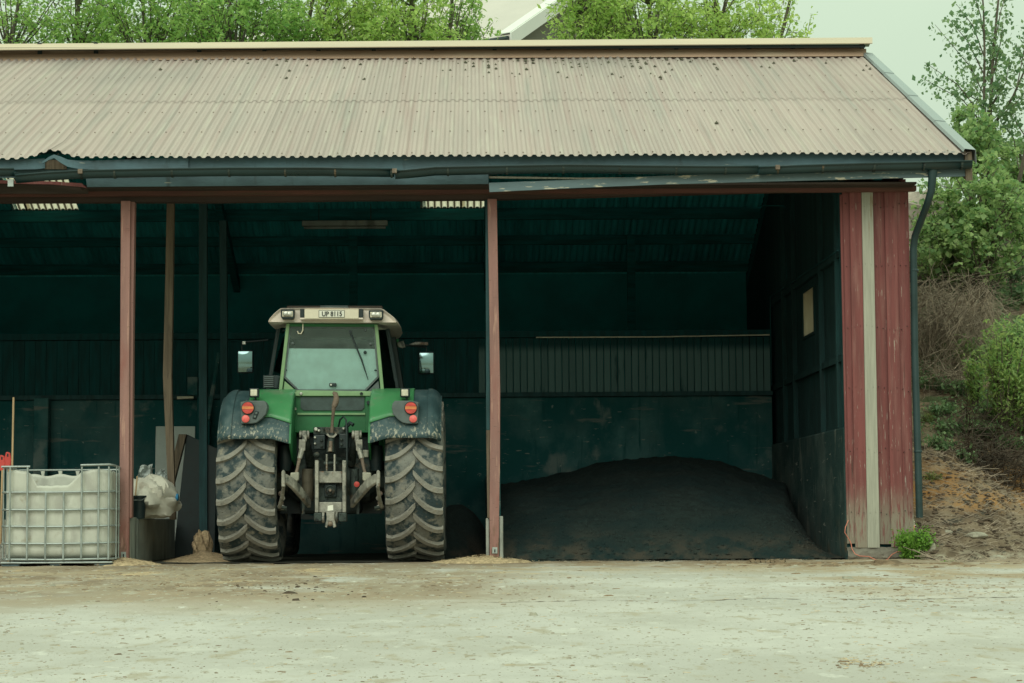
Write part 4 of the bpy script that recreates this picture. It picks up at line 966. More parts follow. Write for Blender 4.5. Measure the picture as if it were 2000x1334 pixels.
# valve blocks with couplings
vb = T(MB().pxr(612, 834, 679, 849, .02, .2), 'valve_block', M['grime'], bevel=.008)
T(MB().pxr(612, 849, 635, 878, -.02, .2), 'valve_block', M['black'], bevel=.012); T(MB().pxr(662, 847, 679, 876, -.01, .2), 'valve_block', M['black'], bevel=.012)
for u, v, r_ in ((617, 838.5, .020), (623, 841, .014), (632, 838, .013), (671, 837, .014), (615.5, 854.5, .013), (615.5, 866.5, .013), (628, 860, .016), (628, 871, .016), (667, 858, .015), (667, 868, .015)):
    T(MB().lathe(at(u, v, -.02), 'y', [(r_, .03), (r_, -.025), (r_*.6, -.03)], 12), 'hydraulic_coupling', M['chrome'] if u < 640 and v < 869 and u < 625 or u == 671 else M['grime'])
T(MB().tube([at(661, 834, .05), at(664, 820, -.02), at(671, 813.5, -.06), at(676, 820, -.06), at(677.5, 850, -.08), at(677.5, 900, -.10), at(676, 940, -.1)], .010, 8), 'hydraulic_hose', M['black'])
T(MB().tube([at(672, 838, .05), at(684, 826, .02), at(690, 830, 0)], .022, 8), 'hydraulic_hose', M['black'])
# lift arms, rods, lower links
for s in (-1, 1):
    m_ = (lambda u: u) if s < 0 else (lambda u: 1291.5-u)
    c = at(m_(594.5), 849, .02)
    T(MB().lathe(c, 'x', [(.032, -.055), (.045, -.05), (.045, -.03), (.034, -.028), (.034, .028), (.045, .03), (.045, .05), (.032, .055)], 16), 'lift_arm_joint', M['iron'], smooth=40)
    T(MB().pxr(min(m_(590), m_(599)), 841, max(m_(590), m_(599)), 862, -.04, .04), 'joint_yoke', M['iron'], bevel=.008)
    T(MB().tube([at(m_(597), 850, .05), at(m_(602), 880, .15), at(m_(606), 905, .35)], [.035, .042, .05], 10), 'lift_arm', M['grime'], smooth=40)
    lr = T(MB().tube([at(m_(593), 860, -.03), at(m_(589), 880, -.07), at(m_(585), 896, -.10)], [.030, .030, .026], 10), 'lift_rod', M['iron'])
    MB().tube([at(m_(585), 894, -.10), at(m_(581), 915, -.14), at(m_(577), 930, -.17)], [.019, .016, .020], 10).build('lift_screw', M['rust'], lr)
    MB().px([(m_(584), 858), (m_(597), 860), (m_(596), 880), (m_(588), 884), (m_(583), 875)][::s*-1], -.09, .03).build('adjuster', M['iron'], lr, bevel=.006)
    MB().px([(m_(567), 923), (m_(584), 922), (m_(583.5), 938), (m_(577), 941.5), (m_(566.5), 939)][::s*-1], -.21, .08).build('clevis', mat('pale_clevis', (.34, .33, .27), .6, .2, .2, 9), lr, bevel=.012)
    MB().tube([at(m_(578), 940, -.18), at(m_(577), 955, -.17)], .018, 8).build('pin', M['iron'], lr)
    # lower link: flat bar going forward and inward
    A = [at(m_(556), 934, -.45), at(m_(571), 944, -.38), at(m_(587), 962, -.22), at(m_(604), 984, .02)]
    mb = MB(); G = []
    for k, p in enumerate(A):
        hgt = (.048, .055, .055, .045)[k]; wdt = .022
        G.append([p+np.array([-wdt, 0, -hgt]), p+np.array([wdt, 0, -hgt]), p+np.array([wdt, 0, hgt]), p+np.array([-wdt, 0, hgt])])
    V = [q for g_ in G for q in g_]; F = [(i*4+j, i*4+(j+1) % 4, (i+1)*4+(j+1) % 4, (i+1)*4+j) for i in range(3) for j in range(4)] + [(0, 1, 2, 3), (15, 14, 13, 12)]
    ll = T(mb.add(V, F), 'lower_link', M['iron'], bevel=.01)
    u0, u1 = sorted((m_(549.5), m_(556.5)))
    MB().px([(u0, 951), (u1, 951), (u1, 921), ((u0+u1)/2, 917), (u0, 921)], -.50, .09).build('catch_hook', M['iron'], ll, bevel=.01)
    MB().tube([at(m_(554), 950, -.44), at(m_(551), 972, -.3), at(m_(546), 990, -.1)], [.018, .02, .022], 8).build('stabiliser', M['iron'], ll)
    for q in (0, 1): MB().tube([at(m_(560), 992+q*4, -.05+.1*q), at(m_(541), 990+q*4, -.05+.1*q)], .018, 8).build('stabiliser_bar', M['grime'], ll)
    T(MB().tube([at(m_(558), 872, .15), at(m_(558), 890, .13), at(m_(556), 918, .15)], [.075, .08, .06], 14), 'air_bellows', M['black'], smooth=40)
    T(MB().pxr(min(m_(590), m_(595)), 975, max(m_(590), m_(595)), 1004, .0, .04), 'bracket', M['grime'])
    # dangling chains at the wheel side
    for k in range(4):
        T(MB().lathe(at(m_(549+3*(k % 2)), 964+9*k, .0), 'y', [(.028, 0), (.028, -.03), (.014, -.034)], 10), 'link_joint', M['iron' if k % 2 else 'rust'])
T(MB().tube([at(601, 916, .08), at(601, 978, .08)], .062, 16), 'lift_cylinder', mat('brown_cylinder', (.085, .075, .055), .5, .2, .4, 6), smooth=40)
T(MB().tube([at(692, 916, .10), at(692, 978, .10)], .05, 16), 'lift_cylinder', M['grime'], smooth=40)
T(MB().tube([at(714, 879, .05), at(714, 893, .05)], .033, 14), 'oil_canister', mat('white_canister', (.5, .49, .42), .5), bevel=.006)
T(MB().lathe(at(697, 946, -.05), 'y', [(.030, 0), (.030, -.025), (.012, -.03)], 14), 'red_cap', M['redplastic'])
T(MB().lathe(at(618.5, 889, -.06), 'y', [(.0, -.035), (.026, -.025), (.036, 0), (.026, .025), (0, .035)], 12, cap=False), 'ball_end', M['grime'], smooth=60)
# hitch frame
hf = T(MB().pxr(615, 899, 622, 1001, -.22, .12), 'hitch_rail', M['iron'], bevel=.006)
T(MB().pxr(668.5, 899, 675.5, 1001, -.22, .12), 'hitch_rail', M['iron'], bevel=.006)
T(MB().pxr(622.5, 920.5, 668, 943, -.17, .05), 'hitch_crossplate', M['iron'], bevel=.006)
T(MB().pxr(622.5, 943.5, 668, 980, -.08, .05), 'hitch_backplate', M['grime'])
pt = T(MB().pxr(633.5, 945, 657, 971, -.12, .08), 'shaft_guard', M['black'], bevel=.01)
MB().lathe(at(645, 957.5, -.14), 'y', [(.052, .03), (.052, -.03), (.044, -.036), (.040, -.02), (.022, -.02), (.022, -.06), (.014, -.065)], 20).build('drive_shaft', M['grime'], pt, smooth=30)
MB().lathe(at(645, 957.5, -.205), 'y', [(.013, 0), (.013, -.012)], 10).build('shaft_tip', M['rust'], pt)
T(MB().pxr(622.5, 980.5, 668, 1001, -.19, .08), 'drawbar_plate', M['iron'], bevel=.008)
T(MB().px([(640, 988), (650.5, 986), (651, 996.5), (639.5, 998)], -.194, .004), 'white_sticker', M['platewhite'])
T(MB().pxr(613, 1001.5, 629, 1019, -.26, .14), 'drawbar_lug', M['grime'], bevel=.012); T(MB().pxr(661, 1001.5, 677, 1019, -.26, .14), 'drawbar_lug', M['grime'], bevel=.012)
for u in (631.5, 657.5): T(MB().lathe(at(u, 1010.5, -.2), 'x', [(.052, -.014), (.058, -.008), (.058, .008), (.052, .014)], 20), 'collar', M['iron'], smooth=40)
jw = T(MB().px([(637, 1000), (653, 1000), (653, 1012), (656, 1029), (651, 1031), (648, 1018), (642, 1018), (638.5, 1031), (634.5, 1029), (638, 1012)], -.34, .16), 'hitch_jaw', M['iron'], bevel=.006)
MB().lathe(at(645, 1023, -.34), 'y', [(.0, -.03), (.02, -.022), (.028, 0), (.02, .022), (0, .03)], 12, cap=False).build('coupling_ball', M['rust'], jw, smooth=60)
for u in (637.8, 653.2): T(MB().pxr(u-1.7, 887, u+1.7, 921, -.16, .12), 'top_clevis', M['iron'], bevel=.006)
T(MB().lathe(at(645.5, 905, -.12), 'x', [(.02, -.07), (.02, .07)], 10), 'clevis_pin', M['grime'])

# ================================================================== THINGS IN AND BY THE BARN
# heap of dark compost in the right bay
def heap_z(x, y):
    front = np.clip((y-.15)/4.6, 0, 1)
    prof = np.interp(x, [.2, 1.0, 1.9, 2.6, 3.2, 3.75, 4.1], [.84, .98, 1.17, 1.23, 1.12, .96, .86])
    side = sstep((3.985 - x + .02 + .18*front)/(.16+.55*(1-front)))*.92+.08
    z = prof*np.power(front, .62)*np.where(x > 3.2, side, 1)
    return z + (fbm(x*1.6, y*1.6, 3, 51)*.035 + np.abs(fbm(x*5, y*4, 3, 57))*.014 + fbm(x*13, y*13, 2, 61)*.014)*np.clip(front*4, .15, 1) + .006
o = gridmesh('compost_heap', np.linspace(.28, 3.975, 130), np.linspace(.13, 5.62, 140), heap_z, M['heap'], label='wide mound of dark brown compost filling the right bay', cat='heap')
cr = MB()
for _ in range(900):
    x = random.uniform(.32, 3.9); y = .15+abs(random.gauss(0, .9)); y = min(y, 5); z = float(heap_z(np.array(x), np.array(y))); s = random.uniform(.008, .028)
    pts = [(x+s*random.uniform(.6, 1.3)*math.cos(q), y+s*math.sin(q), z-.004) for q in (0, 1.26, 2.5, 3.77, 5)] + [(x, y, z+s*random.uniform(.5, .9))]
    cr.add(pts, [(k, (k+1) % 5, 5) for k in range(5)])
cr.build('crumbs', M['heap'], o, fix=False, kind='stuff')
def heap2(x, y):
    r = ((x+.25)/.5)**2 + ((y-3.4)/1.9)**2; return np.clip(1-r, -.02, 1)*.62 + fbm(x*3, y*3, 3, 71)*.04
gridmesh('spilled_compost', np.linspace(-.78, .12, 40), np.linspace(1.4, 5.4, 60), heap2, M['heap'], label='low dark spill of compost behind the right tractor wheel', cat='heap')

# chaff heaped against post feet and along the threshold
def chaff(name, cx, cy, rx, ry, h, label, z0=0.0):
    V = MB(); G = []; n = 22
    for i in range(n+1):
        row = []
        for j in range(n+1):
            a, b = -1+2*i/n, -1+2*j/n; x, y = cx+a*rx, cy+b*ry; r = math.hypot(a, b)
            z = h*max(0, 1-r)**1.1*(1+.35*float(fbm(np.array(x*9), np.array(y*9), 2, 81))) - .012*(r > .98) + z0 + .002 - .03*max(0, r-.95)
            row.append((x, y, z+random.uniform(-.004, .004)*(r < .95)))
        G.append(row)
    o = V.grid(G).build(name, M['chaff'], None, smooth=60, fix=False, label=label, cat='chaff', group='chaff piles at the post feet')
    fl = MB()
    for _ in range(260):
        q, r = random.uniform(0, 6.28), abs(random.gauss(0, .55)); x, y = cx+math.cos(q)*r*rx, cy+math.sin(q)*r*ry
        z = z0+h*max(0, 1-r)+.006; l, a2 = random.uniform(.006, .022), random.uniform(0, 3.14); dx, dy = l*math.cos(a2), l*math.sin(a2)
        fl.add([(x-dx, y-dy, z), (x+dy*.25, y-dx*.25, z+.003), (x+dx, y+dy, z+random.uniform(0, .012)), (x-dy*.25, y+dx*.25, z+.003)], [(0, 1, 2, 3)])
    fl.build('loose_flakes', M['chaff'], o, fix=False, kind='stuff'); return o
px_ = at(962, 1088, -.1)[0]
chaff('chaff_pile', px_-.12, -.22, .55, .30, .07, 'pale chaff piled around the foot of the middle post')
chaff('chaff_pile', -3.72, -.30, .42, .30, .07, 'pale chaff piled around the foot of the left post')
chaff('chaff_pile', -3.10, 1.6, .48, 1.1, .10, 'chaff lying along the foot of the loading platform')
# cut-open container tank in its cage
CYF, CYB = -.56, .26
cx0, cx1 = at(3, 1000, CYF)[0], at(219, 1000, CYF)[0]
ib = empty('container_tank', ((cx0+cx1)/2, (CYF+CYB)/2, 0), 'white plastic tank with a cut-open top in a steel cage', 'tank')
zz = lambda v, u=110: at(u, v, CYF)[2]
zb, zt = zz(1090), zz(918)
def ring(inset, rad, n=10):
    x0, x1, y0, y1 = cx0+inset, cx1-inset, CYF+inset, CYB-inset; P = []
    for (cx, cy, q0) in ((x1-rad, y0+rad, -90), (x1-rad, y1-rad, 0), (x0+rad, y1-rad, 90), (x0+rad, y0+rad, 180)):
        for k in range(n+1):
            q = R(q0+90*k/n); P.append((cx+rad*math.cos(q), cy+rad*math.sin(q)))
        # straight run to the next corner
        nx_ = {-90: ((x1, y0+rad), (x1, y1-rad)), 0: ((x1-rad, y1), (x0+rad, y1)), 90: ((x0, y1-rad), (x0, y0+rad)), 180: ((x0+rad, y0), (x1-rad, y0))}[q0]
        for k in range(1, 24): P.append((nx_[0][0]+(nx_[1][0]-nx_[0][0])*k/24, nx_[0][1]+(nx_[1][1]-nx_[0][1])*k/24))
    return P
nu = [(at(u, 940, CYF)[0], zz(v)) for u, v in ((6, 922), (30, 917), (56, 921), (64, 932), (71, 948), (100, 949), (132, 948), (142, 940), (158, 921), (190, 916), (210, 919))]
vx = [at(u, 1000, CYF)[0] for u in (20, 54, 90, 125, 160, 193, 213)]; hz = [zz(v) for v in (961, 995, 1027.5, 1061)]
def topz(x, y):
    if y < CYF+.12: return float(np.interp(x, [p[0] for p in nu], [p[1] for p in nu])) + random.uniform(-.004, .004)
    if y > CYB-.12: return zt - .035 + .012*math.sin(x*22)
    return zt - .02 + .01*math.sin(y*15)
P = ring(.025, .12); G = []; rows = 26
tops = [topz(x, y) for x, y in P]
for i in range(rows+1):
    t = i/rows; row = []
    for (x, y), tp in zip(P, tops):
        z = zb + (tp-zb)*t
        # the plastic bulges between the cage tubes
        bz = min([abs(z-h_) for h_ in hz]+[.08])/.08; bxx = min([abs(x-h_) for h_ in vx]+[.07])/.07
        bul = .008*min(1, bz*1.6)*min(1, bxx) if y < CYF+.1 else .008
        if t < .06: bul -= .05*(1-t/.06)
        cxx, cyy = (cx0+cx1)/2, (CYF+CYB)/2; nx_, ny_ = (1 if y < CYF+.1 else 0), 0
        row.append((x + (x-cxx)*(-.03 if t < .03 else 0), y - (bul if y < CYF+.1 else (-bul if y > CYB-.1 else 0)), z))
    row.append(row[0]); G.append(row)
mb = MB(); mb.grid(G); b0 = [G[0][k] for k in range(len(G[0])-1)]
mb.add([(x, y, zb+.01) for x, y, z in b0], [tuple(range(len(b0)))])
mb.build('plastic_tank', M['ibc'], ib, smooth=50, thick=.006, fix=False)
tr_ = .0115
def ctube(pts, name='cage_tube', r=tr_): return MB().tube(pts, r, 8).build(name, M['galv'], ib, smooth=60)
for h_ in hz + [zz(1092)]:
    x0, x1, y0, y1 = cx0, cx1, CYF-.004, CYB
    wob = random.uniform(-.004, .004)
    ctube([(x0+.05, y0, h_), (x0, y0+.05, h_), (x0, y1-.05, h_), (x0+.05, y1, h_), (x1-.05, y1, h_), (x1, y1-.05, h_), (x1, y0+.05, h_+wob), (x1-.05, y0, h_), ((x0+x1)/2, y0-.006, h_+wob-.006), (x0+.05, y0, h_)])
ztop = zz(911)
for k, x in enumerate(vx):
    top = ztop if k in (0, 1, 4, 5, 6) else hz[0]
    ctube([(x, CYF-.022, zb-.02), (x, CYF-.024, top-.005)], r=.0105)
    ctube([(x, CYB+.015, zb-.02), (x, CYB+.015, ztop-.02)], r=.008)
for y in (CYF+.16, CYF+.32, CYF+.48, CYF+.64, CYF+.76):
    for x in (cx0-.016, cx1+.016): ctube([(x, y, zb-.02), (x, y, ztop)], r=.008)
xa, xb = at(58, 1000, CYF)[0], at(157, 1000, CYF)[0]
ctube([(cx0, CYF-.005, ztop), (xa, CYF-.005, ztop)], r=.012); ctube([(xb, CYF-.005, zz(909)), (cx1-.03, CYF-.005, zz(908)), (cx1, CYF+.05, zz(909)), (cx1, CYB, ztop-.02), (cx0, CYB, ztop-.02), (cx0, CYF, ztop)], r=.012)
for u in (84, 118, 152):
    x = at(u, 918, CYB)[0]; MB().prism([(x-.022, CYB-.01, ztop-.03), (x+.022, CYB-.01, ztop-.03), (x+.010, CYB-.01, ztop-.085), (x-.010, CYB-.01, ztop-.085)], (0, .006, 0)).build('top_clip', M['ibc'], ib)
MB().box((cx0-.005, CYF-.01, zz(1095)-.03), (cx1+.005, CYB+.01, zz(1095)-.012)).build('base_frame', M['galv'], ib, bevel=.006)
zp = zz(1095)-.032
for k, (u0, u1) in enumerate(((0, 40), (95, 121), (182, 221))):
    a, b = at(u0, 1100, CYF)[0], at(u1, 1100, CYF)[0]
    for y0 in (CYF+.0, CYF+.33, CYB-.15):
        MB().hexa([(a+.02, y0, -.01), (b-.02, y0, -.01), (b, y0, zp), (a, y0, zp), (a+.02, y0+.15, -.01), (b-.02, y0+.15, -.01), (b, y0+.15, zp), (a, y0+.15, zp)]).build('pallet_foot', M['pallet'], ib, bevel=.015)

# tools with red grips left of the tank
def tool(u, v0, v1, Yd, rot, label):
    b = gnd(u, 1100); p = at(u, v0, Yd); e = empty('hand_tool', (p[0], Yd, 0), label, 'tool', 'tools standing behind the tank')
    MB().tube([(p[0]-.02, Yd+.02, 0), (p[0], Yd, at(u, v1, Yd)[2])], .014, 8).build('shaft', M['handle'], e)
    q = [at(u-5, v1+2, Yd), at(u+5, v1+2, Yd), at(u+7, v1-14, Yd), at(u+4, v1-28, Yd), at(u-4, v1-30, Yd), at(u-8, v1-16, Yd)]
    MB().prism(q, (0, .035, 0)).build('grip', M['redplastic'], e, bevel=.012)
    MB().pxr(u-2, v1-26, u+1, v1-20, Yd-.001, .037).build('grip_hole', M['ink'], e)
    MB().box((p[0]-.09, Yd-.01, .0), (p[0]+.07, Yd+.02, .22)).build('blade', M['iron'], e, bevel=.01)
    return e
tool(4, 1000, 918, .37, 0, 'red-gripped hand tool at the far left edge behind the tank')
tool(15.5, 1000, 912, .36, 0, 'red-gripped hand tool next to the tall bare wooden pole')
p = at(24, 910, .33); MB().tube([(p[0]-.03, .33, 0), (p[0], .33, p[2]), (p[0]+.005, .33, at(24, 776, .33)[2])], .0115, 10).build('wooden_pole', M['handle'], None, smooth=50, label='tall bare wooden pole rising above the white tank', cat='pole')

# big white bag, films, bucket on the platform
PZ = .487
def blob(name, c, r, m, seed, amp, label, cat, fl=.0, nu_=40, nv_=26, sq=1.0):
    G = []
    for i in range(nv_+1):
        th = math.pi*i/nv_; row = []
        for j in range(nu_+1):
            ph = 2*math.pi*j/nu_; d = np.array([math.sin(th)*math.cos(ph), math.sin(th)*math.sin(ph), math.cos(th)])
            cre = abs(float(vnoise(np.array(d[0]*2.6+d[2]*2+seed), np.array(d[1]*2.6-d[2]*1.4+seed), seed)))
            fine = float(fbm(np.array(d[0]*5+3*d[2]), np.array(d[1]*5+seed), 2, seed+3))
            k = 1 + amp*(cre-.4) + amp*.25*fine; p = np.array(c)+d*np.array(r)*k; p[2] = max(p[2], fl); row.append(tuple(p))
        G.append(row)
    return MB().grid(G).build(name, m, None, smooth=38, fix=False, label=label, cat=cat)
c = at(292, 976, 1.0)
bag = blob('bulk_bag', (c[0], 1.0, PZ+.22), (.31, .38, .25), M['bag'], 12, .30, 'crumpled white woven bag lying on the loading platform', 'bag', PZ)
c2 = at(345, 970, .9); MB().tube([at(318, 962, .86), at(330, 964, .88), at(343, 970, .9)], [.13, .085, .03], 12).build('bag_neck', M['bag'], bag, smooth=40)
MB().lathe(at(346, 971, .9), 'x', [(.035, -.015), (.042, 0), (.035, .015)], 14).build('blue_tie', M['blue'], bag)
def filmsheet(pts, Yd, name, label, seed):
    n = 14; G = []; P4 = [at(u, v, Yd) for u, v in pts]
    for i in range(n+1):
        row = []
        for j in range(n+1):
            s_, t = i/n, j/n; p = (P4[0]*(1-s_)+P4[1]*s_)*(1-t) + (P4[3]*(1-s_)+P4[2]*s_)*t
            p = p + np.array([.015*float(vnoise(np.array(s_*5.), np.array(t*5.), seed)), .06*float(fbm(np.array(s_*4.), np.array(t*3.), 3, seed)), .012*float(vnoise(np.array(s_*7.), np.array(t*2.), seed+1))]); row.append(p)
        G.append(row)
    return MB().grid(G).build(name, M['film'], None, smooth=40, thick=.004, fix=False, label=label, cat='plastic')
blob('chaff_clump', (-3.28, 2.75, .14), (.11, .14, .20), M['chaff'], 31, .35, 'small clump of chaff standing by the dark panel', 'chaff', .004)
filmsheet([(266, 945), (299, 940), (297, 908), (272, 911)], 1.25, 'plastic_film', 'grey plastic film sticking up behind the white bag', 3)
filmsheet([(300, 948), (328, 944), (321, 915), (304, 922)], 1.35, 'plastic_film', 'smaller bunch of plastic film beside the bare timber post', 9)
c = at(271, 1014, .62); bu = empty('bucket', (c[0], .62, PZ), 'black plastic bucket on the platform behind the left post', 'bucket')
hb = at(271, 968, .62)[2]-PZ
MB().lathe((c[0], .62, PZ), 'z', [(.0, .004), (.066, .002), (.080, hb*.92), (.088, hb*.93), (.088, hb), (.080, hb), (.064, .02), (.0, .02)], 24, cap=False).build('bucket_body', M['black'], bu, smooth=40)
MB().tube([(c[0]-.09, .62, PZ+hb*.97), (c[0]-.05, .54, PZ+hb*.8), (c[0]+.05, .53, PZ+hb*.8), (c[0]+.09, .62, PZ+hb*.97)], .004, 6).build('bail', M['galv'], bu)
MB().tube([at(263, 985, .6), at(268, 930, .62)], .009, 8).build('stick', M['handle'], None, label='thin stick standing in the black bucket', cat='stick')
# pale board, leaning dark panel
p0, p1 = at(302, 832, 4.4), at(379, 832, 4.4)
MB().prism([(p0[0], 4.4, .004), (p1[0], 4.4, .004), (p1[0], 4.5, p1[2]), (p0[0], 4.5, p0[2])], (0, .02, 0)).build('pale_board', M['whiteboard'], None, bevel=.004, label='pale rectangular board leaning at the back of the platform', cat='board')
e = empty('leaning_panel', tuple(at(385, 1075, 3.55)), 'large dark panel with a wooden edge leaning beside the tractor wheel', 'panel')
A = [at(u, v, 3.55) for u, v in ((338, 1076), (419, 1080), (424, 876), (364, 848))]; A[0][2] = A[1][2] = .004
MB().prism(A, (0, .05, 0)).build('dark_sheet', M['black'], e, bevel=.006)
B = [at(u, v, 3.5) for u, v in ((322, 955), (336, 958), (364, 848), (349, 848))]
MB().prism(B, (0, .12, 0)).build('wooden_edge', M['woodpost'], e, bevel=.006)
# small things on the back wall
MB().tube([at(346, 777, 5.4), at(378, 776, 5.4)], .02, 10).build('lamp_tube', M['cream'], None, label='short pale tube on the wall behind the bare post', cat='tube')
MB().pxr(366, 736, 386, 772, 5.3, .12).build('metal_box', M['concrete'], None, bevel=.01, label='grey metal box mounted high behind the inner posts', cat='box')
MB().tube([at(428, 690, 5.2), at(406, 820, 4.9)], .03, 8).build('grey_pipe', M['concrete'], None, label='slanting grey pipe leaning at the back wall', cat='pipe')
# fluorescent fitting under a far purlin
YL = farslope_Y(408)-.06; p0, p1 = at(590, 434, YL-.12), at(757, 433, YL-.12)
e = empty('ceiling_lamp', (float(p0[0]+p1[0])/2, YL-.12, float(p0[2])), 'long unlit strip lamp hanging under the roof above the tractor', 'lamp')
MB().box((p0[0], YL-.16, p0[2]-.06), (p1[0], YL-.06, p0[2]+.02)).build('lamp_body', M['concrete_l'], e, bevel=.01)
MB().tube([(p0[0]+.03, YL-.12, p0[2]-.085), (p1[0]-.03, YL-.12, p0[2]-.085)], .02, 10).build('tube', M['concrete_l'], e)
for x in (p0[0]+.25, p1[0]-.25): MB().tube([(x, YL-.12, p0[2]+.01), (x, YL-.10, roof_z(YL-.1)-.02)], .006, 6).build('hanger', M['grime'], e)

# corner: weeds, pipe end, cable, stones
def leafcloud(C, size, aspect=.55, up=.4, jit=.35):
    n = len(C); C = np.asarray(C, float); s = size*(1+jit*RNG.standard_normal(n)).clip(.45, 1.7)
    d = RNG.standard_normal((n, 3)); d[:, 2] -= .25; d /= np.linalg.norm(d, axis=1)[:, None]
    nn = RNG.standard_normal((n, 3)); nn[:, 2] += up*2; nn -= d*(nn*d).sum(1)[:, None]; nn /= np.linalg.norm(nn, axis=1)[:, None]
    b = np.cross(nn, d); L_ = s[:, None]; W_ = (s*aspect)[:, None]
    base = C; tip = C+d*L_; m1 = C+d*L_*.42+b*W_*.5+nn*W_*.12; m2 = C+d*L_*.42-b*W_*.5+nn*W_*.12
    V = np.stack([base, m1, tip, m2], 1).reshape(-1, 3); Q = np.arange(4*n).reshape(-1, 4)
    return V, Q
def bank_hit(u, v):
    d = FW*FPX + RT*(u-1000) - UP*(v-667); d = d/d[1]; y = -1.8
    while y < 12:
        p = CAM + d*(y+23.0)
        if p[0] > 4.76 and p[2] < bank_q(p[0], y): return p
        y += .03
    return at(u, v, 8)
def plant(name, base, rx, rz, n, size, leaf, label, cat, group=None, nst=9, asp=.55, flat=1.0, ry=None):
    ry = ry or rx; e = empty(name, tuple(base), label, cat, group); st = MB(); C = []
    for k in range(nst):
        q = random.uniform(0, 6.28); r_ = random.uniform(.15, 1)*.9; tip = np.array([base[0]+rx*r_*math.cos(q), base[1]+ry*r_*math.sin(q), base[2]+rz*random.uniform(.65, 1.0)*(1-.35*r_*flat)])
        b = np.array(base)+np.array([.12*rx*math.cos(q), .12*ry*math.sin(q), -.04]); mid = (b+tip)/2+np.array([0, 0, rz*.12])
        st.tube([b, mid, tip], [max(.004, rz*.014), max(.003, rz*.009), .002], 5)
        for t in np.linspace(.25, 1, max(2, n//nst)):
            pnt = (1-t)**2*b+2*t*(1-t)*mid+t*t*tip; C.append(pnt+RNG.standard_normal(3)*np.array([rx, ry, rz])*.11)
    st.build('stems', M['bark'], e, fix=False); C = np.array(C); C[:, 2] = np.maximum(C[:, 2], base[2]+.005)
    V, Q = leafcloud(C, size, asp, .8); fastmesh('foliage', V, Q, leaf, e); return e
b = gnd(1786, 1094); b = at(1784, 1092, -.22); plant('weed_clump', (b[0], b[1], .0), .26, .34, 3600, .026, M['leaf_weed'], 'bright green weed clump at the foot of the red corner', 'weed', nst=60, asp=.8, flat=.9)
b = at(1812, 1070, -.02); plant('weed_clump', (b[0], b[1], .08), .12, .26, 1100, .026, M['leaf_weed'], 'smaller green weed tuft behind the black pipe end', 'weed', nst=36, asp=.8)
for u, v, rr, lab in ((1858, 1105, .16, 'flat patch of green weeds at the yard edge near the corner'), (1890, 1111, .10, 'smallest green weed patch, farthest right at the yard edge')):
    b = bank_hit(u, v); plant('weed_patch', tuple(b), rr, .05, 380, .022, M['leaf_weed'], lab, 'weed', nst=22, asp=.7, ry=.12)
mb = MB(); b = at(1800, 1062, -.14); t_ = at(1801, 1046, -.20)
mb.tube([b, t_], [.062, .062], 20, cap=False).tube([t_, b], [.050, .050], 20, cap=False)
mb.build('pipe_stub', M['gutter'], None, smooth=50, fix=False, label='open end of a black pipe poking out of the weeds', cat='pipe')
MB().tube([at(1657, 1016, -.02), at(1651, 1030, -.06), at(1650, 1040, -.07), at(1655, 1048, -.06), at(1662, 1060, -.07), at(1664, 1072, -.09), at(1670, 1082, -.12), at(1680, 1086, -.14), at(1697, 1087, -.16), at(1712, 1094, -.22), at(1722, 1098, -.28), at(1734, 1092, -.24), at(1742, 1083, -.2), at(1752, 1078, -.18), at(1768, 1076, -.16), at(1778, 1062, -.12), at(1789, 1056, -.14), at(1791, 1050, -.12), at(1785, 1036, -.08), at(1786, 1026, -.06)], .0048, 6).build('orange_cable', M['cable'], None, smooth=60, label='thin orange cable looping round the foot of the red boards', cat='cable')
def stone(c, r, label, seed, grp=None):
    G = []
    for i in range(9):
        th = math.pi*i/8; row = []
        for j in range(13):
            ph = 2*math.pi*(j % 12)/12; d = np.array([math.sin(th)*math.cos(ph), math.sin(th)*math.sin(ph), math.cos(th)]); k = 1+.28*float(vnoise(np.array(d[0]*1.7+seed), np.array(d[1]*1.7+d[2]*1.3), seed)); row.append(np.array(c)+d*np.array(r)*k)
        G.append(row)
    return MB().grid(G).build('stone', M['stone'], None, smooth=30, fix=False, label=label, cat='stone')
for u, v, r_, lab in ((1950, 1097, (.13, .10, .05), 'pale flat stone on the soil at the right edge of the yard'), (1821, 1078, (.035, .03, .075), 'upright pale stone beside the green weeds'), (1908, 1048, (.11, .07, .035), 'grey stone half buried higher on the soil slope'), (1852, 1042, (.05, .04, .03), 'small tan stone on the slope right of the downpipe'), (1915, 908, (.09, .06, .05), 'pale stone among the twigs on the bank')):
    b = bank_hit(u, v); stone((b[0], b[1], b[2]+r_[2]*.3), r_, lab, int(u))
for k, (u, v) in enumerate(((1475, 1094), (1490, 1095), (1505, 1096))): pass

# clods and straw on the yard
def scatter(name, n, pick, size, m, flatk=.35, elong=1.6, zf=yard_z):
    V = []; Fq = []
    for _ in range(n):
        x, y = pick(); s = size*math.exp(random.gauss(0, .5))*min(1, max(.13, (y+23)/17)); z = float(zf(np.array(x), np.array(y))); k0 = len(V); q0 = random.uniform(0, 6.28); e_ = random.uniform(1, 1+elong)
        hh = s*flatk*random.uniform(.6, 1.3)
        for ring_, zz_ in ((1, -.002), (.62, hh)):
            for a in range(6):
                q = q0+a*1.0472; r_ = s*random.uniform(.7, 1.25)*ring_; V.append((x+r_*math.cos(q)*e_, y+r_*math.sin(q), z+zz_*random.uniform(.6, 1.2)))
        Fq += [(k0+a, k0+(a+1) % 6, k0+6+(a+1) % 6, k0+6+a) for a in range(6)] + [(k0+6, k0+7, k0+8, k0+9), (k0+9, k0+10, k0+11, k0+6)]
    return tag(fastmesh(name, V, Fq, m), kind='stuff', cat=None)
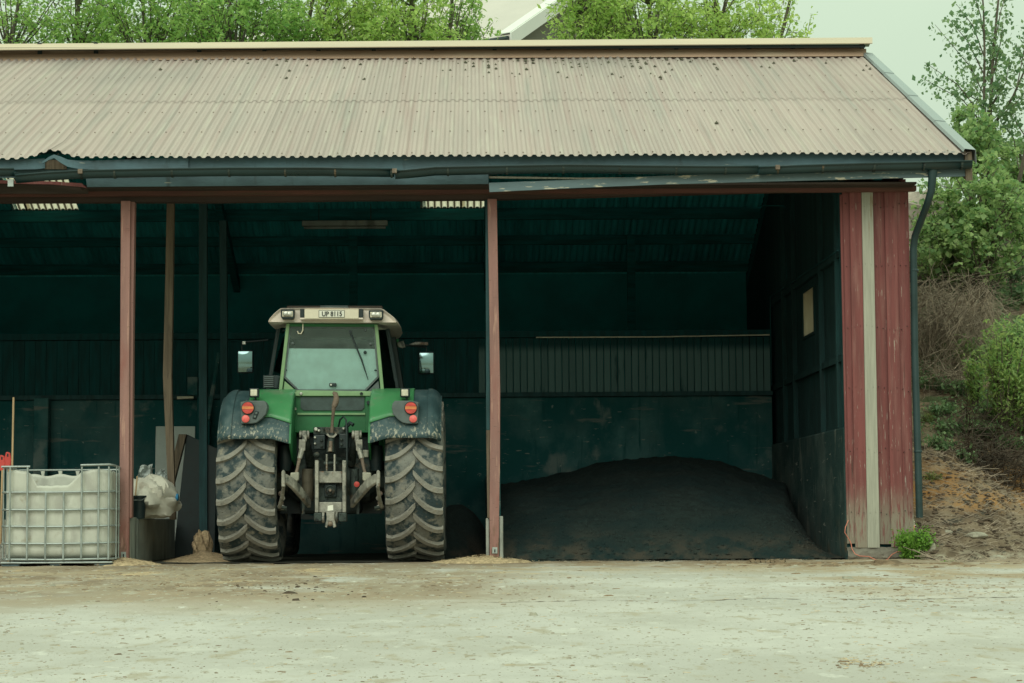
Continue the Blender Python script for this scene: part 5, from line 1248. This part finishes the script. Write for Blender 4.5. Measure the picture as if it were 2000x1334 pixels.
def pk_px(us, vs):
    def f():
        u = random.gauss(*us); v = random.gauss(*vs); p = gnd(u, max(1101, v)); return float(p[0]), float(min(p[1], -.2))
    return f
M['clod'] = mat('dark_clod', (.085, .06, .042), .95, 0, .35, 12, bump=.3)
M['clod2'] = mat('brown_clod', (.20, .14, .09), .95, 0, .35, 12, bump=.3)
o1 = scatter('dirt_clods', 90, pk_px((580, 70), (1150, 12)), .0075, M['clod'], flatk=.6, elong=.6); tag(o1, 'scatter of dark soil clods on the yard before the tractor', 'clods')
def mixpick():
    r_ = random.random()
    if r_ < .35: return pk_px((400, 260), (1128, 16))()
    if r_ < .55: return pk_px((1800, 130), (1150, 22))()
    if r_ < .62: return pk_px((960, 120), (1145, 14))()
    if r_ < .66: return pk_px((1690, 40), (1292, 5))()
    u, v = random.uniform(-50, 2050), random.uniform(1108, 1340); p = gnd(u, v); return float(p[0]), float(p[1])
o2 = scatter('soil_crumbs', 3000, mixpick, .0062, M['clod2']); tag(o2, 'small brown soil crumbs scattered all over the yard', 'crumbs')
o3 = scatter('soil_lumps', 260, pk_px((1640, 170), (1100, 3.5)), .018, M['clod2']); tag(o3, 'brown soil lumps along the sill of the right bay', 'lumps')
def spillpick():
    return random.uniform(.3, 3.9), -.18+abs(random.gauss(0, .22))
o6 = scatter('compost_spill', 420, spillpick, .012, M['heap'], flatk=.6, elong=.6); tag(o6, 'dark compost crumbs spilled along the sill of the right bay', 'crumbs')
def bankpick():
    u, v = random.uniform(1790, 2010), random.uniform(870, 1130); p = bank_hit(u, v); return float(p[0]), float(p[1])
o4 = scatter('bank_lumps', 2200, bankpick, .012, M['clod'], elong=.4, flatk=.6, zf=bank_q); tag(o4, 'dark lumps of soil strewn over the bank', 'lumps')
def straws(name, n, pick, m, label, l0=.03, zf=yard_z, r=.0016, tilt=.1):
    V = []; Fq = []
    for _ in range(n):
        x, y = pick(); l = l0*math.exp(random.gauss(0, .5)); q = random.uniform(0, 3.14); dx, dy = l*math.cos(q), l*math.sin(q); z = float(zf(np.array(x), np.array(y)))+.003; k = len(V); dz = l*tilt*random.random()
        nx_, ny_ = -math.sin(q)*r, math.cos(q)*r
        V += [(x+nx_, y+ny_, z), (x+dx+nx_, y+dy+ny_, z+dz), (x+dx-nx_, y+dy-ny_, z+dz), (x-nx_, y-ny_, z), (x, y, z+r*1.6), (x+dx, y+dy, z+dz+r*1.6)]
        Fq += [(k, k+1, k+5, k+4), (k+4, k+5, k+2, k+3)]
    return tag(fastmesh(name, V, Fq, m), label, 'straw', kind='stuff')
jn = MB(); G = []
for k in range(90):
    u = 880+k*12.5; v = 1178-(u-880)*.011+random.gauss(0, .12); p = gnd(u, v); z = float(yard_z(p[0], p[1]))+.003; wj = random.uniform(.004, .022)*(random.random() > .25)+.001; G.append([(p[0], p[1]-wj, z), (p[0], p[1]+wj, z)])
jn.grid(G).build('slab_joint', M['clod2'], YARD, fix=False)
tp_ = MB()
for k in range(8):
    p = gnd(1459+k*9.5, 1099); a = np.array([p[0], p[1], 0]); tp_.prism([a, a+[.035, 0, 0], a+[.045, .1, .02*random.random()+.008], a+[.0, .1, .02*random.random()+.008]], (.06+.03*random.random(), .4+.3*random.random(), 0))
tp_.build('tread_print', M['clod2'], None, bevel=.008, label='ridge of pressed soil with a tyre tread print', cat='soil')
def yardpick():
    u, v = random.uniform(-60, 2060), 1104+236*random.random()**1.4; p = gnd(u, v); return float(p[0]), float(p[1])
o5 = scatter('gravel', 4200, yardpick, .0058, M['stone'], flatk=.5, elong=.5); tag(o5, 'fine pale gravel strewn over the yard', 'gravel')
straws('straw_bits', 900, mixpick, M['chaff'], 'loose bits of straw on the yard', .022, r=.001)
straws('bank_litter', 2600, bankpick, M['twig'], 'dry stalks lying on the soil bank', .09, bank_q, .0025, .5)

# ================================================================== VEGETATION
def limb(P0, P1, bend, r0, r1, mb, n=5):
    P0, P1 = np.array(P0, float), np.array(P1, float); m_ = (P0+P1)/2+np.array(bend); pts = []; rs = []
    for i in range(n+1):
        t = i/n; pts.append((1-t)**2*P0+2*t*(1-t)*m_+t*t*P1+RNG.standard_normal(3)*.012*np.linalg.norm(P1-P0)*(0 < i < n)); rs.append(r0+(r1-r0)*t)
    mb.tube(pts, rs, 6); return pts
def tree(name, base, top, tr0, blobs, leaf, lsize, per, label, group=None, asp=.55, twl=.45, nl=1.0, droop=.0):
    "blobs: (centre, radii, clusters)"
    base = np.array(base, float); e = empty(name, tuple(base), label, 'tree', group); tk = MB(); C = []
    tp = limb(base-np.array([0, 0, .3]), top, RNG.standard_normal(3)*np.array([.2, .2, 0]), tr0, tr0*.22, tk, 9)
    for c, r_, ncl in blobs:
        c, r_ = np.array(c), np.array(r_); k = 0
        for _ in range(ncl):
            d = RNG.standard_normal(3); d /= np.linalg.norm(d); p = c+d*r_*RNG.random()**.45
            st = tp[min(len(tp)-1, max(2, int(np.clip((p[2]-.4-base[2])/(top[2]-base[2])*9, 2, 9))))]
            k += 1
            if k % 4 == 0:
                limb(st, p, np.array([0, 0, -.10*np.linalg.norm(p-st)]), tr0*.22, .005, tk, 4)
            tw = d*np.array([1, 1, .5])+RNG.standard_normal(3)*.7+np.array([0, 0, -droop]); tw /= np.linalg.norm(tw)
            q = p+tw*twl*RNG.uniform(.5, 1.2)
            tk.tube([p-tw*.1, (p+q)/2+np.array([0, 0, .02]), q], [.006, .0045, .003], 4, cap=False)
            n_ = int(per*RNG.uniform(.6, 1.4)); t = RNG.random(n_)[:, None]; C.append(p+(q-p)*t+RNG.standard_normal((n_, 3))*twl*.16)
    tk.build('trunk', M['bark'], e, smooth=50, fix=False)
    V, Q = leafcloud(np.concatenate(C), lsize, asp, .5); fastmesh('crown', V, Q, leaf, e); return e
# row of trees behind the roof: crowns fill the strip above the ridge
def backtree(u, Yd, wpx, dens, leaf, label, vtop=-60, lsize=.085):
    sc = FPX/(Yd+23); X0 = at(u, 40, Yd)[0]; zl, zh = at(u, 150, Yd)[2], at(u, vtop, Yd)[2]; zb = float(bank_z(X0, Yd)); rx = wpx/sc/2
    bl = [((X0, Yd, (zl+zh)/2), (rx, rx*.8, (zh-zl)/2+.5), int(260*dens)), ((X0+rx*.5, Yd+.3, (zl+zh)/2-.4), (rx*.7, rx*.6, (zh-zl)/2), int(110*dens)), ((X0-rx*.5, Yd-.3, zl-.3), (rx*.7, rx*.6, 1.0), int(60*dens))]
    return tree('tree', (X0, Yd, zb), (X0+random.uniform(-.3, .3), Yd, zh+.4), .11, bl, leaf, lsize, 26, label, 'trees in the row behind the barn', .5, .42)
backtree(45, 15.5, 190, .40, M['leaf_back2'], 'thin leafed tree behind the roof at the far left')
backtree(150, 16.5, 150, .40, M['leaf_back2'], 'loose tree with bare forked stems behind the roof, second from left')
backtree(300, 16, 240, 1.1, M['leaf_back2'], 'dense green tree above the roof over the left tractor bay post')
backtree(470, 15.2, 250, 1.2, M['leaf_back2'], 'dense dark green tree above the roof left of the tractor')
backtree(640, 16.2, 220, 1.1, M['leaf_back'], 'dense bright tree above the roof straight over the tractor')
backtree(785, 15.6, 170, .9, M['leaf_back'], 'leafy tree left of the pale gabled house')
backtree(905, 17, 100, .26, M['leaf_back2'], 'sparse tree with hanging sprays before the pale roof')
backtree(1155, 15.8, 150, .85, M['leaf_back'], 'yellow green tree just right of the pale gabled house')
backtree(1270, 15.4, 230, .85, M['leaf_back'], 'bright yellow green tree above the right bay')
backtree(1410, 16.2, 210, .55, M['leaf_back'], 'airy bright green tree with sky showing through')
backtree(1520, 16.8, 130, .16, M['leaf_back'], 'last and thinnest tree of the row behind the roof', 30)

# house with a pale roof farther up
a_ = R(35); hx, hy_ = at(996, 70, 26)[0], 26.0; hz0 = at(996, 68, 26)[2]
ux, sx_ = np.array([math.cos(a_), -math.sin(a_), 0]), np.array([math.sin(a_), math.cos(a_), 0])
hz_g = 4.8; hs_ = empty('house', (hx, hy_, hz_g), 'pale gabled house with white verge among the trees behind', 'house')
O = np.array([hx, hy_, hz0]); W_, RISE, LEN = 8.0, math.tan(R(30)), 20.0
rid = O+sx_*W_/2+np.array([0, 0, W_/2*RISE])
mb = MB(); mb.prism([O, rid, rid-ux*LEN, O-ux*LEN], (0, 0, -.12)); mb.build('roof', M['paleroof'], hs_)
mb = MB(); O2 = O+sx_*W_; mb.prism([rid, O2, O2-ux*LEN, rid-ux*LEN], (0, 0, -.12)); mb.build('roof', M['paleroof'], hs_)
k_ = -ux*.35; dn = np.array([0, 0, -.14])
mb = MB(); mb.add([O+k_+sx_*.3+dn, O2+k_-sx_*.3+dn, rid+k_+dn*2, (O+k_+sx_*.3)*[1, 1, 0]+[0, 0, hz_g], (O2+k_-sx_*.3)*[1, 1, 0]+[0, 0, hz_g]], [(0, 2, 1), (0, 1, 4, 3)]); mb.build('gable_wall', M['fargable'], hs_)
mb = MB(); P = [O+k_+sx_*.35, O-ux*LEN+sx_*.35]; mb.add([P[0]+dn, P[1]+dn, P[1]*[1, 1, 0]+[0, 0, hz_g], P[0]*[1, 1, 0]+[0, 0, hz_g]], [(0, 1, 2, 3)]); mb.build('wall', M['palewall'], hs_)
mb = MB(); mb.prism([O+[0, 0, .05], rid+[0, 0, .05], rid+[0, 0, -.28], O+[0, 0, -.28]], tuple(-ux*.35*-.12)); mb.prism([O+[0, 0, .05], rid+[0, 0, .05], rid+[0, 0, .051]-ux*.35, O+[0, 0, .051]-ux*.35], (0, 0, .02)); mb.build('verge_board', M['palewhite'], hs_, fix=False)
MB().tube([O-ux*.05+[0, -.05, -.1], O-ux*LEN+[0, -.05, -.1]], .075, 8).build('gutter', M['black'], hs_)

# right side: birch, broadleaf tree, brush, shrub
YB = 9.0; bz = float(bank_z(at(1930, 500, YB)[0], YB)); b0 = at(1932, 560, YB)
e = empty('birch_tree', (b0[0], YB, bz), 'slender birch with sparse leafy sprays against the pale sky', 'tree'); tk = MB(); C = []
stems = [[(1934, 560), (1932, 400), (1931, 275), (1935, 200), (1940, 100), (1950, 0), (1958, -90)], [(1933, 300), (1925, 262), (1922, 190), (1923, 100), (1921, 20), (1915, -60)], [(1933, 262), (1950, 230), (1978, 190), (2000, 140), (2025, 80)], [(1955, 560), (1985, 380), (2010, 260), (2020, 100), (2030, 0)]]
sprays = [((1925, 250), (1880, 195), (1800, 152)), ((1925, 235), (1870, 165), (1806, 122)), ((1924, 190), (1895, 130), (1826, 48)), ((1924, 150), (1890, 80), (1852, 36)), ((1922, 110), (1900, 50), (1868, 8)), ((1923, 80), (1915, 30), (1900, -20)), ((1936, 210), (1965, 160), (1972, 118)), ((1940, 140), (1955, 80), (1960, 30)), ((1942, 90), (1955, 20), (1968, -20)), ((1925, 160), (1935, 120), (1930, 60)),
          ((1932, 240), (1960, 215), (1998, 196)), ((1950, 230), (1985, 200), (2012, 170)), ((1985, 175), (2000, 100), (2005, 40)), ((1925, 215), (1905, 170), (1890, 110)), ((1926, 225), (1945, 190), (1955, 150)), ((1930, 180), (1945, 130), (1950, 90)), ((1990, 330), (1980, 270), (1960, 240)), ((2005, 270), (1985, 240), (1975, 215)), ((1926, 205), (1890, 185), (1868, 170)), ((1925, 262), (1905, 245), (1880, 250)), ((2015, 160), (1995, 120), (1985, 85))]
for k, s_ in enumerate(stems): tk.tube([at(u, v, YB+.12*k*(-1)**k) for u, v in s_], list(np.linspace(.045 if k in (0, 3) else .028, .010, len(s_))), 7)
for k, s_ in enumerate(sprays):
    Yk = YB+random.uniform(-.7, .7); P = [at(u, v, YB if i == 0 else YB+(Yk-YB)*i/2) for i, (u, v) in enumerate(s_)]; tk.tube(P, [.011, .008, .003], 5)
    for i in range(115):
        t = random.random()**.8; p = (1-t)**2*P[0]+2*t*(1-t)*P[1]+t*t*P[2]; wd = .13*(1-t)+.06; C.append(p+RNG.standard_normal(3)*wd*np.array([1, 1, .9])-np.array([0, 0, .03]))
tk.build('trunk', M['bark'], e, smooth=50, fix=False); V, Q = leafcloud(np.array(C), .068, .75, .2); fastmesh('crown', V, Q, M['leaf_birch'], e)
def rtree(u, v, Yd, rpx, rvx, dens, leaf, label, trunk, ls=.07, per=30, twl=.26):
    sc = FPX/(Yd+23); c = at(u, v, Yd); tb = at(*trunk, Yd); zb = float(bank_z(tb[0], Yd))
    bl = [((c[0], Yd, c[2]), (rpx/sc, rpx/sc*.8, rvx/sc), int(130*dens)), ((c[0]-.45*rpx/sc, Yd-.2, c[2]-.25*rvx/sc), (rpx/sc*.6, rpx/sc*.5, rvx/sc*.6), int(50*dens))]
    return tree('broadleaf_tree', (tb[0], Yd, zb), (c[0], Yd, c[2]+rvx/sc*.7), .075, bl, leaf, ls, per, label, 'trees on the bank', .85, twl)
rtree(1905, 440, 7.0, 105, 120, 1.5, M['leaf_maple'], 'broad bushy tree with dark trunk right of the downpipe', (1922, 560))
rtree(1905, 285, 8.2, 62, 70, .75, M['leaf_maple'], 'bushy green top rising under the birch stems', (1912, 500))
rtree(1995, 360, 10.0, 75, 110, 1.0, M['leaf_maple'], 'pale green bush top at the right picture edge', (1990, 500))
rtree(1975, 590, 7.6, 70, 70, .6, M['leaf_birch'], 'low dark green bush under the trees at the right edge', (1975, 640))
rtree(1845, 480, 8.6, 55, 85, .55, M['leaf_maple'], 'leafy sapling directly behind the downpipe', (1850, 580))
# shrub with bright young leaves
for u, v, rx, rz, n, lab in ((1962, 845, .42, 1.30, 3600, 'bright yellow green shrub standing on the bank'), (1905, 800, .20, .75, 700, 'small yellow green seedling left of the big shrub'), (2012, 855, .34, 1.0, 1800, 'yellow green shrub cut off by the right picture edge')):
    b = bank_hit(u, v); plant('shrub', tuple(b), rx, rz, n, .062, M['leaf_shrub'], lab, 'shrub', 'shrubs on the bank', nst=max(8, n//110), asp=.36, flat=.5)
for u, v, rx, n, lab in ((1842, 812, .24, 520, 'leafy ground plant highest on the bank'), (1905, 850, .40, 1300, 'widest leafy ground plant in the middle of the bank'), (1838, 880, .17, 300, 'small leafy ground plant nearest the downpipe'), (1850, 846, .2, 420, 'leafy ground plant between the highest and widest ones'), (1975, 880, .3, 620, 'leafy ground plant under the yellow green shrubs'), (1870, 770, .3, 700, 'leafy plant just below the tangle of dry twigs'), (1825, 760, .22, 420, 'leafy plant right beside the downpipe at mid height'), (1935, 815, .3, 700, 'leafy plant in front of the big shrub'), (1890, 905, .2, 260, 'small leafy plant at the edge of the stick heap')):
    b = bank_hit(u, v); plant('ground_plant', tuple(b), rx, .17, n, .05, M['leaf_low'], lab, 'plant', 'leafy plants on the bank', nst=max(10, n//22), asp=.5, flat=.4, ry=rx*1.2)
for u, v, rx, rz, n, lab in ((1900, 735, .30, .55, 900, 'dark green bush beside the dry twigs'), (1985, 720, .35, .7, 1300, 'dark green bush behind the yellow green shrubs')):
    b = bank_hit(u, v); plant('bush', tuple(b), rx, rz, n, .06, M['leaf_maple'], lab, 'bush', 'bushes on the bank', nst=max(8, n//60), asp=.6, flat=.6)
for u, v, lab in ((1818, 938, 'short grass tuft on the orange soil'), (1810, 822, 'pale grass tuft by the downpipe')):
    b = bank_hit(u, v); plant('grass_tuft', tuple(b), .17, .08, 420, .05, M['grass'], lab, 'grass', nst=40, asp=.12, ry=.12)
# dry brush: hanging tangle of twigs
def twigs(name, n, box, hang, lmin, lmax, r, m, label):
    V = []; Fq = []
    for _ in range(n):
        u, v, Yd = random.uniform(*box[0]), random.triangular(*box[1]) + 28*math.sin(random.random()*9)*random.random(), random.uniform(*box[2]); p = at(u, v, Yd); z0 = bank_q(p[0], p[1])
        if p[2] < z0-.05: p[2] = z0+random.uniform(.05, .4)
        l = random.uniform(lmin, lmax); d = RNG.standard_normal(3); d[2] = d[2]*.5-hang; d /= np.linalg.norm(d); pts = [p]
        for k in range(4):
            d = d+RNG.standard_normal(3)*.22-np.array([0, 0, hang*.2]); d /= np.linalg.norm(d); q = pts[-1]+d*l/4; q[2] = max(q[2], bank_q(q[0], q[1])+.01) if q[0] > 4.76 else q[2]; pts.append(q)
        k0 = len(V); rr = r*random.uniform(.6, 1.6)
        for i, q in enumerate(pts):
            w_ = rr*(1-i*.18); V += [tuple(q+np.array([w_, 0, 0])), tuple(q+np.array([-w_*.5, -w_, 0])), tuple(q+np.array([-w_*.5, w_, w_]))]
        for i in range(4):
            for j in range(3): Fq.append((k0+i*3+j, k0+i*3+(j+1) % 3, k0+i*3+3+(j+1) % 3, k0+i*3+3+j))
    return tag(fastmesh(name, V, Fq, m), label, 'brush', kind='stuff')
twigs('dry_brush', 1500, ((1793, 1940), (520, 715), (4.4, 6.8)), .55, .3, 1.0, .0045, M['twig'], 'tangle of dry brown twigs hanging down the bank')
twigs('dry_brush', 260, ((1800, 1900), (735, 775), (3.8, 4.4)), -.1, .3, .7, .005, M['twig'], 'fallen dry stalks below the tangle')
twigs('twig_pile', 520, ((1880, 2010), (860, 965), (1.6, 3.0)), .0, .3, .8, .006, mat('dark_twig', (.085, .065, .05), .9, 0, .4, 3, bump=0), 'heap of dark sticks in the hollow of the bank')
twigs('undergrowth', 420, ((1795, 2010), (480, 640), (6.5, 9.5)), -.2, .4, 1.2, .006, M['bark'], 'dark bare stems under the trees')
# low leaf cover over the upper bank
C = []
for _ in range(5200):
    u, v = random.uniform(1790, 2010), random.uniform(560, 880)
    p = bank_hit(u, v)
    if float(fbm(np.array(p[0]*1.6), np.array(p[1]*1.6), 3, 91)) > -.05: C.append(p+np.array([random.gauss(0, .05), random.gauss(0, .05), random.uniform(.0, .09)]))
V, Q = leafcloud(np.array(C), .05, .5, 1.0); tag(fastmesh('leaf_cover', V, Q, M['leaf_low']), 'low leaves covering the upper bank', 'ground cover', kind='stuff')
# rock behind the downpipe
p = at(1806, 478, 9.3); G = []
for i in range(19):
    th = math.pi*i/18; row = []
    for j in range(29):
        ph = 2*math.pi*(j % 28)/28; d = np.array([math.sin(th)*math.cos(ph), math.sin(th)*math.sin(ph), math.cos(th)])
        k = 1+.35*float(fbm(np.array(d[0]*1.6+4), np.array(d[1]*1.6+d[2]*1.9), 3, 17)); k = round(k*6)/6*.5+k*.5; row.append(p+d*np.array([.75, .6, .85])*k)
    G.append(row)
MB().grid(G).build('rock_outcrop', M['rock'], None, smooth=25, fix=False, label='pale weathered rock on the hillside behind the downpipe', cat='rock')
